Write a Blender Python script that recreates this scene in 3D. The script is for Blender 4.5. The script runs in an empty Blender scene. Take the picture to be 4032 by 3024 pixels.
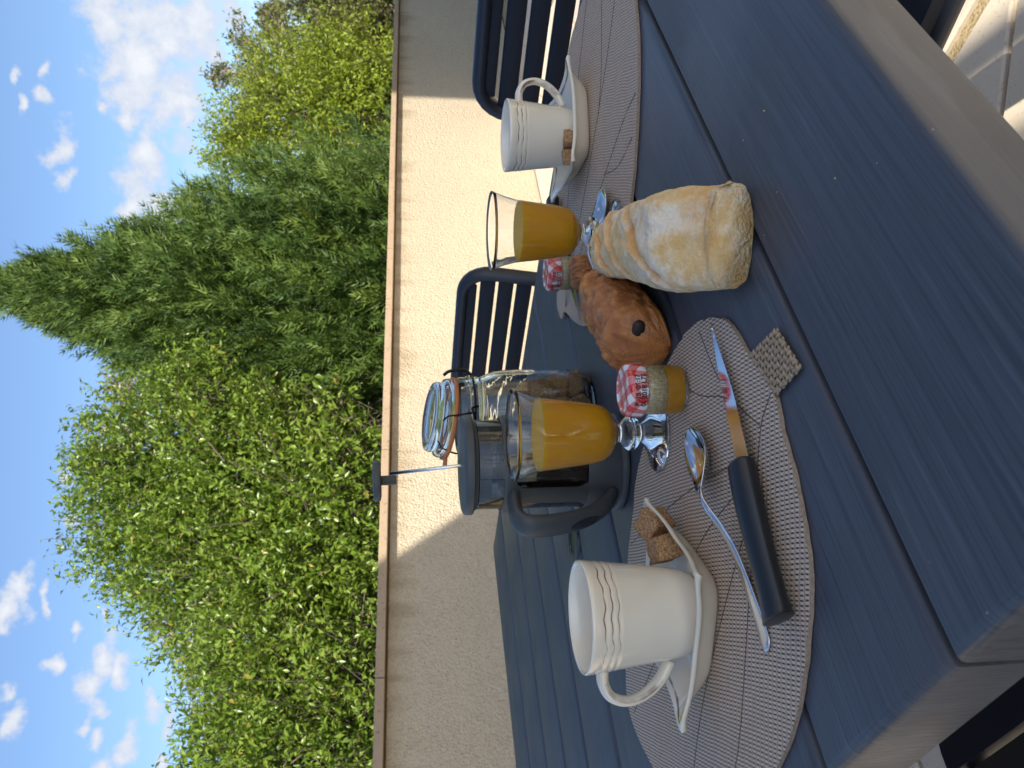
import bpy, bmesh, math, random
import numpy as np
from mathutils import Vector, Matrix, noise
R = math.radians
random.seed(7); rng = np.random.default_rng(7)
sc = bpy.context.scene
col = sc.collection

# ------------------------------------------------------------------ camera
# world: z up, floor at z=0, table top at z=0.75; the camera stands over (0,0) looking along +Y.
# The photograph was taken with the phone on its side, so "up" lies to the left of the frame.
TT = 0.75
CAMZ = TT + 0.25
PITCH, ROLL, AZ, FPX = R(8.34), R(0.58), R(47.73), 3400.0
def cam_axes():
    cp, sp = math.cos(PITCH), math.sin(PITCH)
    fwd = Vector((0, cp, -sp)); r = Vector((1, 0, 0)); dn = Vector((0, -sp, -cp))
    c, s = math.cos(ROLL), math.sin(ROLL)
    return c*r + s*dn, -s*r + c*dn, fwd
CR, CD, CF = cam_axes()
cam = bpy.data.cameras.new('camera'); camo = bpy.data.objects.new('camera', cam); col.objects.link(camo)
m = Matrix.Identity(4)
for i in range(3):
    m[i][0] = CD[i]; m[i][1] = CR[i]; m[i][2] = -CF[i]
m[0][3], m[1][3], m[2][3] = 0, 0, CAMZ
camo.matrix_world = m
cam.sensor_fit = 'HORIZONTAL'; cam.sensor_width = 36; cam.lens = FPX/4032*36
cam.clip_start = 0.02; cam.clip_end = 3000
cam.dof.use_dof = True; cam.dof.focus_distance = 0.74; cam.dof.aperture_fstop = 20
sc.camera = camo
T1 = Vector((math.sin(AZ), math.cos(AZ), 0)); T2 = Vector((-math.cos(AZ), math.sin(AZ), 0))
STROT = math.atan2(T1.y, T1.x)
def ST(s, t, z=0.0): return T1*s + T2*t + Vector((0, 0, z))
def ray(x, y):            # source-pixel -> direction
    return CR*((1512-y)/FPX) + CD*((x-2016)/FPX) + CF
def at_y(dx, dy, Y):      # pixel of the 2212 px wide view at a known depth
    d = ray(dx*1.8228, dy*1.8228); return Vector((0, 0, CAMZ)) + d*(Y/d.y)

# ------------------------------------------------------------------ light
SUN_AZ, SUN_EL = R(172), math.atan(0.78)
L = Vector((-math.sin(SUN_AZ)*math.cos(SUN_EL), -math.cos(SUN_AZ)*math.cos(SUN_EL), -math.sin(SUN_EL)))
sl = bpy.data.lights.new('sun', 'SUN'); sl.energy = 2.1; sl.angle = R(0.53); sl.color = (1.0, 0.925, 0.785)
so = bpy.data.objects.new('sun', sl); col.objects.link(so)
so.rotation_euler = L.to_track_quat('-Z', 'Y').to_euler(); so.location = (2, -6, 8)

world = bpy.data.worlds.new('World'); sc.world = world; world.use_nodes = True
wt = world.node_tree; wt.nodes.clear()
def N(t, typ, **kw):
    n = t.nodes.new(typ)
    for k, v in kw.items(): setattr(n, k, v)
    return n
def lk(t, a, b): t.links.new(a, b)
def mth(t, op, a, b=None, c=None, clamp=False):
    n = t.nodes.new('ShaderNodeMath'); n.operation = op; n.use_clamp = clamp
    for i, v in enumerate((a, b, c)):
        if v is None: continue
        if isinstance(v, (int, float)): n.inputs[i].default_value = v
        else: t.links.new(v, n.inputs[i])
    return n.outputs[0]
def vmth(t, op, a, b=None):
    n = t.nodes.new('ShaderNodeVectorMath'); n.operation = op
    for i, v in enumerate((a, b)):
        if v is None: continue
        if isinstance(v, (tuple, list)): n.inputs[i].default_value = v
        else: t.links.new(v, n.inputs[i])
    return n
def sstep(t, v, a, b):
    n = t.nodes.new('ShaderNodeMapRange'); n.interpolation_type = 'SMOOTHSTEP'
    t.links.new(v, n.inputs[0]); n.inputs[1].default_value = a; n.inputs[2].default_value = b
    return n.outputs[0]
def mixc(t, f, a, b, typ='MIX'):
    n = t.nodes.new('ShaderNodeMix'); n.data_type = 'RGBA'; n.blend_type = typ
    for sock, v in ((n.inputs[0], f), (n.inputs[6], a), (n.inputs[7], b)):
        if isinstance(v, (int, float)): sock.default_value = v
        elif isinstance(v, (tuple, list)): sock.default_value = (*v, 1) if len(v) == 3 else v
        else: t.links.new(v, sock)
    return n.outputs[2]
SKY_STRENGTH = 0.058
def build_sky():
    t = wt
    out = N(t, 'ShaderNodeOutputWorld'); bg = N(t, 'ShaderNodeBackground'); bg.inputs[1].default_value = SKY_STRENGTH
    sky = N(t, 'ShaderNodeTexSky'); sky.sky_type = 'NISHITA'; sky.sun_disc = False
    sky.sun_elevation = SUN_EL; sky.sun_rotation = SUN_AZ; sky.air_density = 1.0; sky.dust_density = 1.0; sky.ozone_density = 4.0
    tc = N(t, 'ShaderNodeTexCoord'); d = tc.outputs['Generated']
    sep = N(t, 'ShaderNodeSeparateXYZ'); lk(t, d, sep.inputs[0])
    az = mth(t, 'ARCTAN2', sep.outputs[0], sep.outputs[1]); el = mth(t, 'ARCSINE', sep.outputs[2])
    cmb = N(t, 'ShaderNodeCombineXYZ'); lk(t, az, cmb.inputs[0]); lk(t, el, cmb.inputs[1])
    # ragged edges: warp the angular coordinates a little
    nz = N(t, 'ShaderNodeTexNoise'); nz.inputs['Scale'].default_value = 16; nz.inputs['Detail'].default_value = 6; lk(t, d, nz.inputs['Vector'])
    wv = vmth(t, 'SUBTRACT', nz.outputs['Color'], (.5, .5, .5)); wv2 = vmth(t, 'MULTIPLY', wv.outputs[0], (.10, .06, 0))
    pos = vmth(t, 'ADD', cmb.outputs[0], wv2.outputs[0]).outputs[0]
    # cumulus banks: (x, y, half-height, half-width) in the 2212 px view, turned into azimuth/elevation
    banks = [(250, 40, 60, 120), (330, 60, 95, 110), (420, 30, 60, 80), (310, 170, 60, 90), (380, 215, 50, 75), (250, 130, 30, 60),
             (300, 120, 60, 120), (400, 270, 35, 60), (330, 330, 25, 60), (300, 400, 48, 70), (335, 445, 50, 66), (280, 465, 30, 40), (290, 240, 20, 35),
             (240, 215, 14, 22), (135, 300, 22, 34), (155, 385, 15, 20), (92, 190, 10, 26), (50, 215, 9, 18), (35, 150, 8, 12), (92, 130, 9, 20),
             (205, 1480, 30, 52), (240, 1420, 22, 40), (20, 1310, 20, 40), (65, 1265, 18, 36), (40, 1295, 22, 26), (118, 1415, 13, 28), (120, 1290, 8, 14),
             (275, 1440, 16, 28), (280, 1610, 18, 34), (325, 1510, 16, 30), (210, 1580, 16, 24), (180, 1560, 12, 16), (165, 1350, 9, 18), (240, 1640, 24, 34),
             (20, 1560, 24, 34), (5, 1490, 16, 24), (132, 1040, 12, 16), (132, 1120, 9, 18), (230, 1350, 8, 14), (360, 1560, 10, 26), (345, 1640, 10, 26), (430, 1530, 10, 20)]
    acc = None
    for x, y, hx, hy in banks:
        v = at_y(x, y, 1.0) - Vector((0, 0, CAMZ)); v.normalize()
        a0, e0 = math.atan2(v.x, v.y), math.asin(v.z)
        ra, re = hy/1866*1.4, hx/1866*1.4
        q = vmth(t, 'MULTIPLY', vmth(t, 'SUBTRACT', pos, (a0, e0, 0)).outputs[0], (1/ra, 1/re, 0))
        ln = vmth(t, 'LENGTH', q.outputs[0]).outputs[1]
        b = mth(t, 'SUBTRACT', 1.0, ln)
        acc = b if acc is None else mth(t, 'MAXIMUM', acc, b)
    # the same kind of sky carries on all round: scattered cumulus from noise away from the pictured sector
    n2 = N(t, 'ShaderNodeTexNoise'); n2.inputs['Scale'].default_value = 4.5; n2.inputs['Detail'].default_value = 5; lk(t, d, n2.inputs['Vector'])
    far = mth(t, 'MULTIPLY', mth(t, 'SUBTRACT', n2.outputs[0], .56), 4.0)
    side = sstep(t, mth(t, 'ABSOLUTE', az), R(28), R(40))
    hi = sstep(t, el, R(26), R(34))
    far = mth(t, 'ADD', far, mth(t, 'MULTIPLY', mth(t, 'SUBTRACT', mth(t, 'MAXIMUM', side, hi), 1.0), 3.0))
    acc = mth(t, 'MAXIMUM', acc, far)
    n3 = N(t, 'ShaderNodeTexNoise'); n3.inputs['Scale'].default_value = 40; n3.inputs['Detail'].default_value = 8; n3.inputs['Roughness'].default_value = .62; lk(t, d, n3.inputs['Vector'])
    dens = mth(t, 'ADD', acc, mth(t, 'MULTIPLY', mth(t, 'SUBTRACT', n3.outputs[0], .5), 2.4))
    cov = mth(t, 'MULTIPLY', sstep(t, dens, .05, .72), sstep(t, el, R(0), R(6)))
    cov = mth(t, 'MULTIPLY', cov, .93)
    shade = sstep(t, dens, .35, 1.5)
    cc = mixc(t, shade, (3.3, 3.6, 4.2), (4.55, 4.6, 4.75))
    lk(t, mixc(t, cov, sky.outputs[0], cc), bg.inputs[0]); lk(t, bg.outputs[0], out.inputs[0])
build_sky()
sc.view_settings.view_transform = 'Standard'; sc.view_settings.look = 'None'
sc.view_settings.exposure = 1.85; sc.view_settings.gamma = 1.0; sc.view_settings.use_curve_mapping = False
sc.cycles.use_denoising = True; sc.cycles.max_bounces = 14; sc.cycles.transmission_bounces = 12; sc.cycles.transparent_max_bounces = 12
sc.cycles.diffuse_bounces = 4; sc.cycles.glossy_bounces = 6; sc.cycles.caustics_refractive = True; sc.cycles.caustics_reflective = False
sc.cycles.sample_clamp_indirect = 6.0; sc.cycles.use_adaptive_sampling = True; sc.cycles.adaptive_threshold = 0.015

# ------------------------------------------------------------------ helpers
def tag(o, label=None, cat=None, group=None, kind=None):
    if label: o['label'] = label
    if cat: o['category'] = cat
    if group: o['group'] = group
    if kind: o['kind'] = kind
    return o
def empty(name, loc=(0, 0, 0), rz=0.0):
    o = bpy.data.objects.new(name, None); col.objects.link(o); o.location = loc; o.rotation_euler = (0, 0, rz); o.empty_display_size = .05
    return o
def link_mesh(name, me, mat, parent=None, smooth=True):
    if mat is not None and len(me.materials) == 0: me.materials.append(mat)
    if smooth:
        me.polygons.foreach_set('use_smooth', [True]*len(me.polygons))
    o = bpy.data.objects.new(name, me); col.objects.link(o); o.parent = parent
    return o
def bm_obj(name, bm, mat, parent=None, smooth=True, recalc=True):
    if recalc: bmesh.ops.recalc_face_normals(bm, faces=bm.faces)
    me = bpy.data.meshes.new(name); bm.to_mesh(me); bm.free()
    return link_mesh(name, me, mat, parent, smooth)
def np_mesh(name, V, F, attr=None):
    me = bpy.data.meshes.new(name); V = np.asarray(V, np.float32); F = np.asarray(F, np.int32); k = F.shape[1]
    me.vertices.add(len(V)); me.vertices.foreach_set('co', V.ravel())
    me.loops.add(F.size); me.loops.foreach_set('vertex_index', F.ravel())
    me.polygons.add(len(F)); me.polygons.foreach_set('loop_start', np.arange(0, F.size, k, dtype=np.int32))
    try: me.polygons.foreach_set('loop_total', np.full(len(F), k, np.int32))
    except Exception: pass
    if attr:
        for nm, a in attr.items():
            at = me.attributes.new(nm, 'FLOAT', 'POINT'); at.data.foreach_set('value', np.asarray(a, np.float32))
    me.update(calc_edges=True); me.validate()
    return me
def sharp(o, deg=40):
    me = o.data
    me.polygons.foreach_set('use_smooth', [True]*len(me.polygons))
    try: me.set_sharp_from_angle(angle=R(deg))
    except Exception: pass
    return o
def box_bm(x0, x1, y0, y1, z0, z1, bev=0.0, seg=2, bm=None, which=None):
    own = bmesh.new()
    bmesh.ops.create_cube(own, size=1)
    for v in own.verts:
        v.co = Vector((x0+(v.co.x+.5)*(x1-x0), y0+(v.co.y+.5)*(y1-y0), z0+(v.co.z+.5)*(z1-z0)))
    if bev > 0:
        es = [e for e in own.edges if which is None or which(e)]
        bmesh.ops.bevel(own, geom=es, offset=bev, segments=seg, profile=.5, affect='EDGES')
    if bm is None: return own
    me = bpy.data.meshes.new('tmp'); own.to_mesh(me); own.free(); bm.from_mesh(me); bpy.data.meshes.remove(me)
    return bm
def lathe(prof, seg=64, close=False, bm=None):
    """prof: list of (r, z); revolves around z. r==0 ends become poles."""
    bm = bm or bmesh.new(); rings = []
    for r, z in prof:
        if r < 1e-6: rings.append([bm.verts.new((0, 0, z))])
        else: rings.append([bm.verts.new((r*math.cos(2*math.pi*i/seg), r*math.sin(2*math.pi*i/seg), z)) for i in range(seg)])
    pairs = list(zip(rings[:-1], rings[1:]))
    if close: pairs.append((rings[-1], rings[0]))
    for a, b in pairs:
        if len(a) == 1 and len(b) == 1: continue
        for i in range(seg):
            j = (i+1) % seg
            if len(a) == 1: bm.faces.new((a[0], b[i], b[j]))
            elif len(b) == 1: bm.faces.new((a[i], b[0], a[j]))
            else: bm.faces.new((a[i], b[i], b[j], a[j]))
    return bm
def spline(pts, n):
    """Catmull-Rom through points -> n samples"""
    P = [Vector(p) for p in pts]; P = [P[0]*2-P[1]] + P + [P[-1]*2-P[-2]]; out = []
    segs = len(P)-3
    for k in range(n):
        u = k/(n-1)*segs; i = min(int(u), segs-1); f = u-i
        a, b, c, d = P[i:i+4]
        out.append(.5*((2*b)+(c-a)*f+(2*a-5*b+4*c-d)*f*f+(3*b-a-3*c+d)*f**3))
    return out
def closed_spline(pts, n):
    P = [Vector((*p, 0)) for p in pts]; k = len(P); out = []
    for q in range(n):
        u = q/n*k; i = int(u); f = u-i
        a, b, c, d = (P[(i+j-1) % k] for j in range(4))
        out.append(.5*((2*b)+(c-a)*f+(2*a-5*b+4*c-d)*f*f+(3*b-a-3*c+d)*f**3))
    return out
def tube(path, radii, seg=10, bm=None, flat=1.0, up=None, caps=True):
    """sweep an ellipse along a path; radii a number or list; flat scales the second axis"""
    bm = bm or bmesh.new(); n = len(path)
    if isinstance(radii, (int, float)): radii = [radii]*n
    rings = []; prev = up
    for i, p in enumerate(path):
        t = (path[min(i+1, n-1)]-path[max(i-1, 0)]).normalized()
        if prev is None: prev = Vector((0, 0, 1)) if abs(t.z) < .9 else Vector((1, 0, 0))
        a = (prev - t*prev.dot(t)).normalized(); b = t.cross(a); prev = a
        rings.append([bm.verts.new(p + a*(math.cos(2*math.pi*k/seg)*radii[i]) + b*(math.sin(2*math.pi*k/seg)*radii[i]*flat)) for k in range(seg)])
    for A, B in zip(rings[:-1], rings[1:]):
        for k in range(seg): bm.faces.new((A[k], A[(k+1) % seg], B[(k+1) % seg], B[k]))
    if caps:
        bm.faces.new(rings[0][::-1]); bm.faces.new(rings[-1])
    return bm
def smoothnoise(p, sc_, oct_=4):
    return noise.fractal(Vector(p)*sc_, 1.0, 2.0, oct_)

# ------------------------------------------------------------------ materials
def mat(name, color, rough=.5, metal=0.0, spec=.5, **kw):
    mt = bpy.data.materials.new(name); mt.use_nodes = True; b = mt.node_tree.nodes['Principled BSDF']
    b.inputs['Base Color'].default_value = (*color, 1); b.inputs['Roughness'].default_value = rough; b.inputs['Metallic'].default_value = metal
    b.inputs['Specular IOR Level'].default_value = spec
    for k, v in kw.items(): b.inputs[k.replace('_', ' ')].default_value = v
    return mt
def tcoord(t, which='Object', scale=None):
    n = t.nodes.new('ShaderNodeTexCoord'); o = n.outputs[which]
    if scale:
        mp = t.nodes.new('ShaderNodeMapping'); mp.inputs['Scale'].default_value = scale; t.links.new(o, mp.inputs[0]); o = mp.outputs[0]
    return o
def noise_tex(t, vec, scale, detail=4, rough=.5):
    n = t.nodes.new('ShaderNodeTexNoise'); n.inputs['Scale'].default_value = scale; n.inputs['Detail'].default_value = detail; n.inputs['Roughness'].default_value = rough
    if vec is not None: t.links.new(vec, n.inputs['Vector'])
    return n.outputs[0]
def vor(t, vec, scale, feat='F1'):
    n = t.nodes.new('ShaderNodeTexVoronoi'); n.feature = feat; n.inputs['Scale'].default_value = scale
    if vec is not None: t.links.new(vec, n.inputs['Vector'])
    return n.outputs['Distance']
def bump(mt, h, strength=.5, dist=.002):
    t = mt.node_tree; b = t.nodes.new('ShaderNodeBump'); b.inputs['Strength'].default_value = strength; b.inputs['Distance'].default_value = dist
    t.links.new(h, b.inputs['Height']); t.links.new(b.outputs[0], t.nodes['Principled BSDF'].inputs['Normal'])
def setc(mt, c, sock='Base Color'): mt.node_tree.links.new(c, mt.node_tree.nodes['Principled BSDF'].inputs[sock])
def geo_attr(t, name):
    n = t.nodes.new('ShaderNodeAttribute'); n.attribute_name = name; return n.outputs['Fac']

M = {}
def make_materials():
    # moulded wood-grain composite of the table
    mt = mat('anthracite_board', (.05, .06, .08), .45, 0, .38); t = mt.node_tree
    oi = t.nodes.new('ShaderNodeObjectInfo'); off = t.nodes.new('ShaderNodeCombineXYZ'); lk(t, mth(t, 'MULTIPLY', oi.outputs['Random'], 37.0), off.inputs[0])
    tc = t.nodes.new('ShaderNodeTexCoord'); base = vmth(t, 'ADD', tc.outputs['Object'], off.outputs[0]).outputs[0]
    g = noise_tex(t, vmth(t, 'MULTIPLY', base, (4, 330, 60)).outputs[0], 1.0, 6, .6)
    g2 = noise_tex(t, vmth(t, 'MULTIPLY', base, (1.6, 60, 12)).outputs[0], 1.0, 4)
    g3 = noise_tex(t, vmth(t, 'MULTIPLY', base, (7, 150, 30)).outputs[0], 1.0, 3)
    dust = noise_tex(t, base, 7, 5)
    c = mixc(t, g2, (.050, .057, .071), (.080, .090, .109)); c = mixc(t, mth(t, 'MULTIPLY', sstep(t, g, .54, .40), .42), c, (.020, .024, .033))
    c = mixc(t, mth(t, 'MULTIPLY', sstep(t, g3, .58, .70), .30), c, (.125, .14, .165))
    c = mixc(t, mth(t, 'MULTIPLY', sstep(t, dust, .50, .75), .16), c, (.15, .14, .13))
    speck = sstep(t, vor(t, base, 38), .030, .012); c = mixc(t, mth(t, 'MULTIPLY', speck, .6), c, (.42, .41, .40))
    setc(mt, c); bump(mt, mth(t, 'ADD', g, mth(t, 'MULTIPLY', g3, .4)), .42, .0010)
    setc(mt, mth(t, 'ADD', mth(t, 'ADD', mth(t, 'MULTIPLY', g, .25), .28), mth(t, 'MULTIPLY', sstep(t, dust, .4, .7), .14)), 'Roughness'); M['board'] = mt
    M['metal_paint'] = mt = mat('anthracite_powder_coat', (.013, .016, .026), .38); t = mt.node_tree
    bump(mt, noise_tex(t, tcoord(t), 900, 2), .12, .0004)
    M['chair_slat'] = mt = mat('anthracite_slat', (.008, .0105, .019), .5, 0, .3); t = mt.node_tree
    bump(mt, noise_tex(t, tcoord(t, 'Object', (300, 6, 60)), 1, 3), .2, .0005)
    M['grime'] = mt = mat('gap_grime', (.03, .024, .018), .9)
    # roughcast render
    mt = mat('roughcast', (.60, .49, .35), .95, 0, .15); t = mt.node_tree; v = tcoord(t, 'Object')
    n1 = noise_tex(t, v, 75, 4, .6); n2 = noise_tex(t, v, 1.6, 4); n3 = vor(t, v, 95)
    spot = sstep(t, vor(t, v, 17), .085, .05)
    sp2 = sstep(t, noise_tex(t, v, 6, 2), .48, .62)
    c = mixc(t, n2, (.52, .44, .325), (.61, .52, .39)); c = mixc(t, mth(t, 'MULTIPLY', sstep(t, n1, .52, .38), .25), c, (.36, .27, .17))
    c = mixc(t, mth(t, 'MULTIPLY', mth(t, 'MULTIPLY', spot, sp2), .55), c, (.16, .11, .07))
    sp = t.nodes.new('ShaderNodeSeparateXYZ'); lk(t, v, sp.inputs[0])
    hz = mth(t, 'ADD', sp.outputs[2], mth(t, 'MULTIPLY', sp.outputs[0], .0268)); st = noise_tex(t, tcoord(t, 'Object', (9, 9, .7)), 1.0, 4)
    run = mth(t, 'MULTIPLY', sstep(t, mth(t, 'ADD', hz, mth(t, 'MULTIPLY', mth(t, 'SUBTRACT', st, .5), .45)), .86, .99), sstep(t, st, .40, .62))
    c = mixc(t, mth(t, 'MULTIPLY', run, .45), c, (.27, .19, .115)); c = mixc(t, mth(t, 'MULTIPLY', sstep(t, noise_tex(t, v, 3.2, 5), .55, .72), .18), c, (.38, .32, .25))
    setc(mt, c); bump(mt, mth(t, 'ADD', n1, mth(t, 'MULTIPLY', n3, -.6)), .75, .011); M['stucco'] = mt
    mt = mat('coping_stone', (.42, .30, .20), .85, 0, .25); t = mt.node_tree; v = tcoord(t, 'Object')
    n1 = noise_tex(t, v, 9, 5); n2 = noise_tex(t, v, 70, 4)
    c = mixc(t, n1, (.36, .26, .18), (.50, .38, .26)); c = mixc(t, sstep(t, n2, .60, .72), c, (.27, .18, .12)); setc(mt, c); bump(mt, n2, .35, .002); M['coping'] = mt
    M['moss_joint'] = mt = mat('weathered_joint', (.10, .060, .028), .95); t = mt.node_tree
    setc(mt, mixc(t, noise_tex(t, tcoord(t), 40, 4), (.05, .032, .016), (.20, .125, .06)))
    # limestone paving
    mt = mat('limestone', (.55, .47, .38), .8, 0, .3); t = mt.node_tree; v = tcoord(t, 'Object'); oi = t.nodes.new('ShaderNodeObjectInfo')
    n1 = noise_tex(t, v, 7, 6); n2 = noise_tex(t, v, 120, 4)
    c = mixc(t, n1, (.60, .50, .37), (.76, .65, .51)); c = mixc(t, mth(t, 'MULTIPLY', oi.outputs['Random'], .4), c, (.47, .43, .40)); c = mixc(t, mth(t, 'MULTIPLY', sstep(t, n2, .58, .72), .4), c, (.30, .24, .18))
    setc(mt, c); bump(mt, mth(t, 'ADD', n1, mth(t, 'MULTIPLY', n2, .25)), .4, .004); M['stone'] = mt
    mt = mat('sand_mortar', (.46, .36, .20), 1, 0, .1); t = mt.node_tree; v = tcoord(t, 'Object'); n2 = noise_tex(t, v, 160, 5, .7)
    setc(mt, mixc(t, sstep(t, n2, .35, .65), (.26, .19, .10), (.56, .45, .27))); bump(mt, n2, .8, .004); M['mortar'] = mt
    mt = mat('earth_and_grass', (.08, .09, .03), 1, 0, .1); t = mt.node_tree; v = tcoord(t, 'Object')
    setc(mt, mixc(t, noise_tex(t, v, 2.5, 6, .65), (.035, .05, .015), (.13, .12, .05))); bump(mt, noise_tex(t, v, 30, 5), .8, .03); M['earth'] = mt
    M['plaster'] = mt = mat('house_plaster', (.74, .66, .52), .95, 0, .15); t = mt.node_tree
    bump(mt, noise_tex(t, tcoord(t), 70, 4), .6, .008)
    M['roof_tile'] = mat('clay_tile', (.36, .15, .075), .85); M['timber'] = mt = mat('stained_timber', (.22, .12, .06), .65); t = mt.node_tree
    setc(mt, mixc(t, noise_tex(t, tcoord(t, 'Object', (2, 30, 30)), 1, 4), (.13, .065, .03), (.28, .16, .085)))
    M['dark_glass'] = mat('window_glass', (.02, .025, .03), .05)
    # glass and liquids
    M['glass'] = mat('clear_glass', (1, 1, 1), 0.0, 0, .5, Transmission_Weight=1.0, IOR=1.5)
    mt = mat('pressed_jar_glass', (.93, .98, .95), 0.02, 0, .5, Transmission_Weight=1.0, IOR=1.5); t = mt.node_tree
    bump(mt, noise_tex(t, tcoord(t, 'Object', (1, 1, 3)), 14, 3), .10, .004); M['jar_glass'] = mt
    mt = mat('textured_jam_glass', (1, .99, .96), 0.03, 0, .5, Transmission_Weight=1.0, IOR=1.5); t = mt.node_tree
    bump(mt, noise_tex(t, tcoord(t), 420, 3), .6, .0012); M['jam_glass'] = mt
    mt = mat('orange_juice', (1.0, .46, .010), .35, 0, .4, Subsurface_Weight=.7, Subsurface_Scale=.02); mt.node_tree.nodes['Principled BSDF'].inputs['Subsurface Radius'].default_value = (1, .5, .08); M['juice'] = mt
    mt = mat('apricot_jam', (.62, .25, .008), .2, 0, .5, Subsurface_Weight=.25, Subsurface_Scale=.008); t = mt.node_tree
    setc(mt, mixc(t, noise_tex(t, tcoord(t), 160, 3), (.66, .27, .006), (.86, .42, .02))); M['jam'] = mt
    mt = mat('jam_smear', (.72, .55, .16), .25, 0, .5); t = mt.node_tree
    setc(mt, mixc(t, sstep(t, noise_tex(t, tcoord(t, 'Object', (1, 1, .6)), 620, 4, .7), .36, .66), (.58, .42, .16), (.88, .78, .52))); bump(mt, noise_tex(t, tcoord(t), 420, 3), .8, .001); M['smear'] = mt
    M['coffee'] = mat('black_coffee', (.012, .005, .002), .08)
    # ceramics
    def ceramic(name):
        mt = mat(name, (.79, .705, .565), .14, 0, .5, Coat_Weight=.5, Coat_Roughness=.05); return mt
    mt = ceramic('ivory_glaze'); M['ceramic'] = mt
    mt = ceramic('ivory_glaze_brown_lines'); t = mt.node_tree; v = tcoord(t, 'Object')
    sp = t.nodes.new('ShaderNodeSeparateXYZ'); lk(t, v, sp.inputs[0]); th = mth(t, 'ARCTAN2', sp.outputs[1], sp.outputs[0])
    wob = mth(t, 'ADD', mth(t, 'MULTIPLY', mth(t, 'SINE', mth(t, 'MULTIPLY', th, 7.0)), .0008), mth(t, 'MULTIPLY', mth(t, 'SINE', mth(t, 'ADD', mth(t, 'MULTIPLY', th, 17.0), 1.1)), .0005))
    nz = noise_tex(t, v, 130, 4); nb = noise_tex(t, v, 40, 3)
    zz = mth(t, 'ADD', sp.outputs[2], wob); zz = mth(t, 'ADD', zz, mth(t, 'MULTIPLY', mth(t, 'SUBTRACT', nz, .5), .0011))
    ln = None
    for z0, w, k in ((.0822, .00075, 1.0), (.0765, .00070, 1.0), (.0712, .00055, .75)):
        d = mth(t, 'ABSOLUTE', mth(t, 'SUBTRACT', zz, z0)); l1 = mth(t, 'MULTIPLY', sstep(t, d, w, w*.35), k)
        ln = l1 if ln is None else mth(t, 'MAXIMUM', ln, l1)
    ln = mth(t, 'MULTIPLY', ln, sstep(t, nb, .33, .55))
    outer = sstep(t, mth(t, 'SQRT', mth(t, 'ADD', mth(t, 'MULTIPLY', sp.outputs[0], sp.outputs[0]), mth(t, 'MULTIPLY', sp.outputs[1], sp.outputs[1]))), .0413, .0416)
    setc(mt, mixc(t, mth(t, 'MULTIPLY', mth(t, 'MULTIPLY', ln, outer), .9), (.79, .705, .565), (.13, .040, .018))); M['mug'] = mt
    mt = ceramic('ivory_glaze_edge_line'); t = mt.node_tree; a = geo_attr(t, 'line'); nz = noise_tex(t, tcoord(t), 60, 4)
    f = mth(t, 'MULTIPLY', sstep(t, mth(t, 'ADD', a, mth(t, 'MULTIPLY', mth(t, 'SUBTRACT', nz, .5), .6)), .55, .85), .9); f = mth(t, 'MULTIPLY', f, sstep(t, noise_tex(t, tcoord(t), 28, 3), .36, .56))
    setc(mt, mixc(t, f, (.79, .705, .565), (.15, .05, .025))); M['edge'] = mt
    # brown sugar
    mt = mat('brown_sugar', (.40, .21, .09), .75, 0, .3, Subsurface_Weight=.1, Subsurface_Scale=.004); t = mt.node_tree; v = tcoord(t)
    n = noise_tex(t, v, 520, 3, .7); gl = sstep(t, noise_tex(t, v, 900, 2), .62, .72)
    c = mixc(t, sstep(t, n, .3, .7), (.21, .095, .035), (.52, .31, .15)); c = mixc(t, mth(t, 'MULTIPLY', gl, .7), c, (.85, .68, .48)); setc(mt, c); bump(mt, n, .9, .0016); M['sugar'] = mt
    # plastics, metals
    mt = mat('press_plastic', (.058, .064, .068), .40, 0, .35); M['plastic'] = mt
    M['black_handle'] = mat('black_handle', (.012, .014, .017), .33)
    M['steel'] = mt = mat('polished_steel', (.72, .72, .73), .07, 1.0); t = mt.node_tree
    setc(mt, mth(t, 'ADD', mth(t, 'MULTIPLY', noise_tex(t, tcoord(t), 60, 3), .08), .03), 'Roughness')
    M['brushed'] = mat('brushed_steel', (.62, .60, .57), .24, 1.0)
    M['wire'] = mat('black_wire', (.012, .012, .013), .35, .6)
    M['rubber'] = mat('orange_rubber', (.52, .17, .055), .5, 0, .4, Subsurface_Weight=.1, Subsurface_Scale=.003)
    # gingham lid
    mt = mat('gingham_lid', (.8, .8, .8), .25, 0, .5, Coat_Weight=.4); t = mt.node_tree; v = tcoord(t)
    sp = t.nodes.new('ShaderNodeSeparateXYZ'); lk(t, v, sp.inputs[0])
    r = mth(t, 'ADD', mth(t, 'SQRT', mth(t, 'ADD', mth(t, 'MULTIPLY', sp.outputs[0], sp.outputs[0]), mth(t, 'MULTIPLY', sp.outputs[1], sp.outputs[1]))), .0004)
    k = mth(t, 'DIVIDE', mth(t, 'ADD', r, mth(t, 'MULTIPLY', mth(t, 'SUBTRACT', .0522, sp.outputs[2]), .8)), r)
    ux = mth(t, 'MULTIPLY', sp.outputs[0], k); uy = mth(t, 'MULTIPLY', sp.outputs[1], k)
    def stripe(u): return mth(t, 'GREATER_THAN', mth(t, 'FRACT', mth(t, 'ADD', mth(t, 'MULTIPLY', u, 1/.0150), 20.27)), .5)
    a, b = stripe(ux), stripe(uy)
    f = mth(t, 'MULTIPLY', mth(t, 'ADD', a, b), .5)
    cr = t.nodes.new('ShaderNodeValToRGB'); cr.color_ramp.interpolation = 'CONSTANT'
    cr.color_ramp.elements[0].color = (.74, .70, .70, 1); cr.color_ramp.elements[1].position = .25; cr.color_ramp.elements[1].color = (.62, .17, .16, 1)
    e = cr.color_ramp.elements.new(.75); e.color = (.56, .012, .010, 1); lk(t, f, cr.inputs[0])
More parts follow.
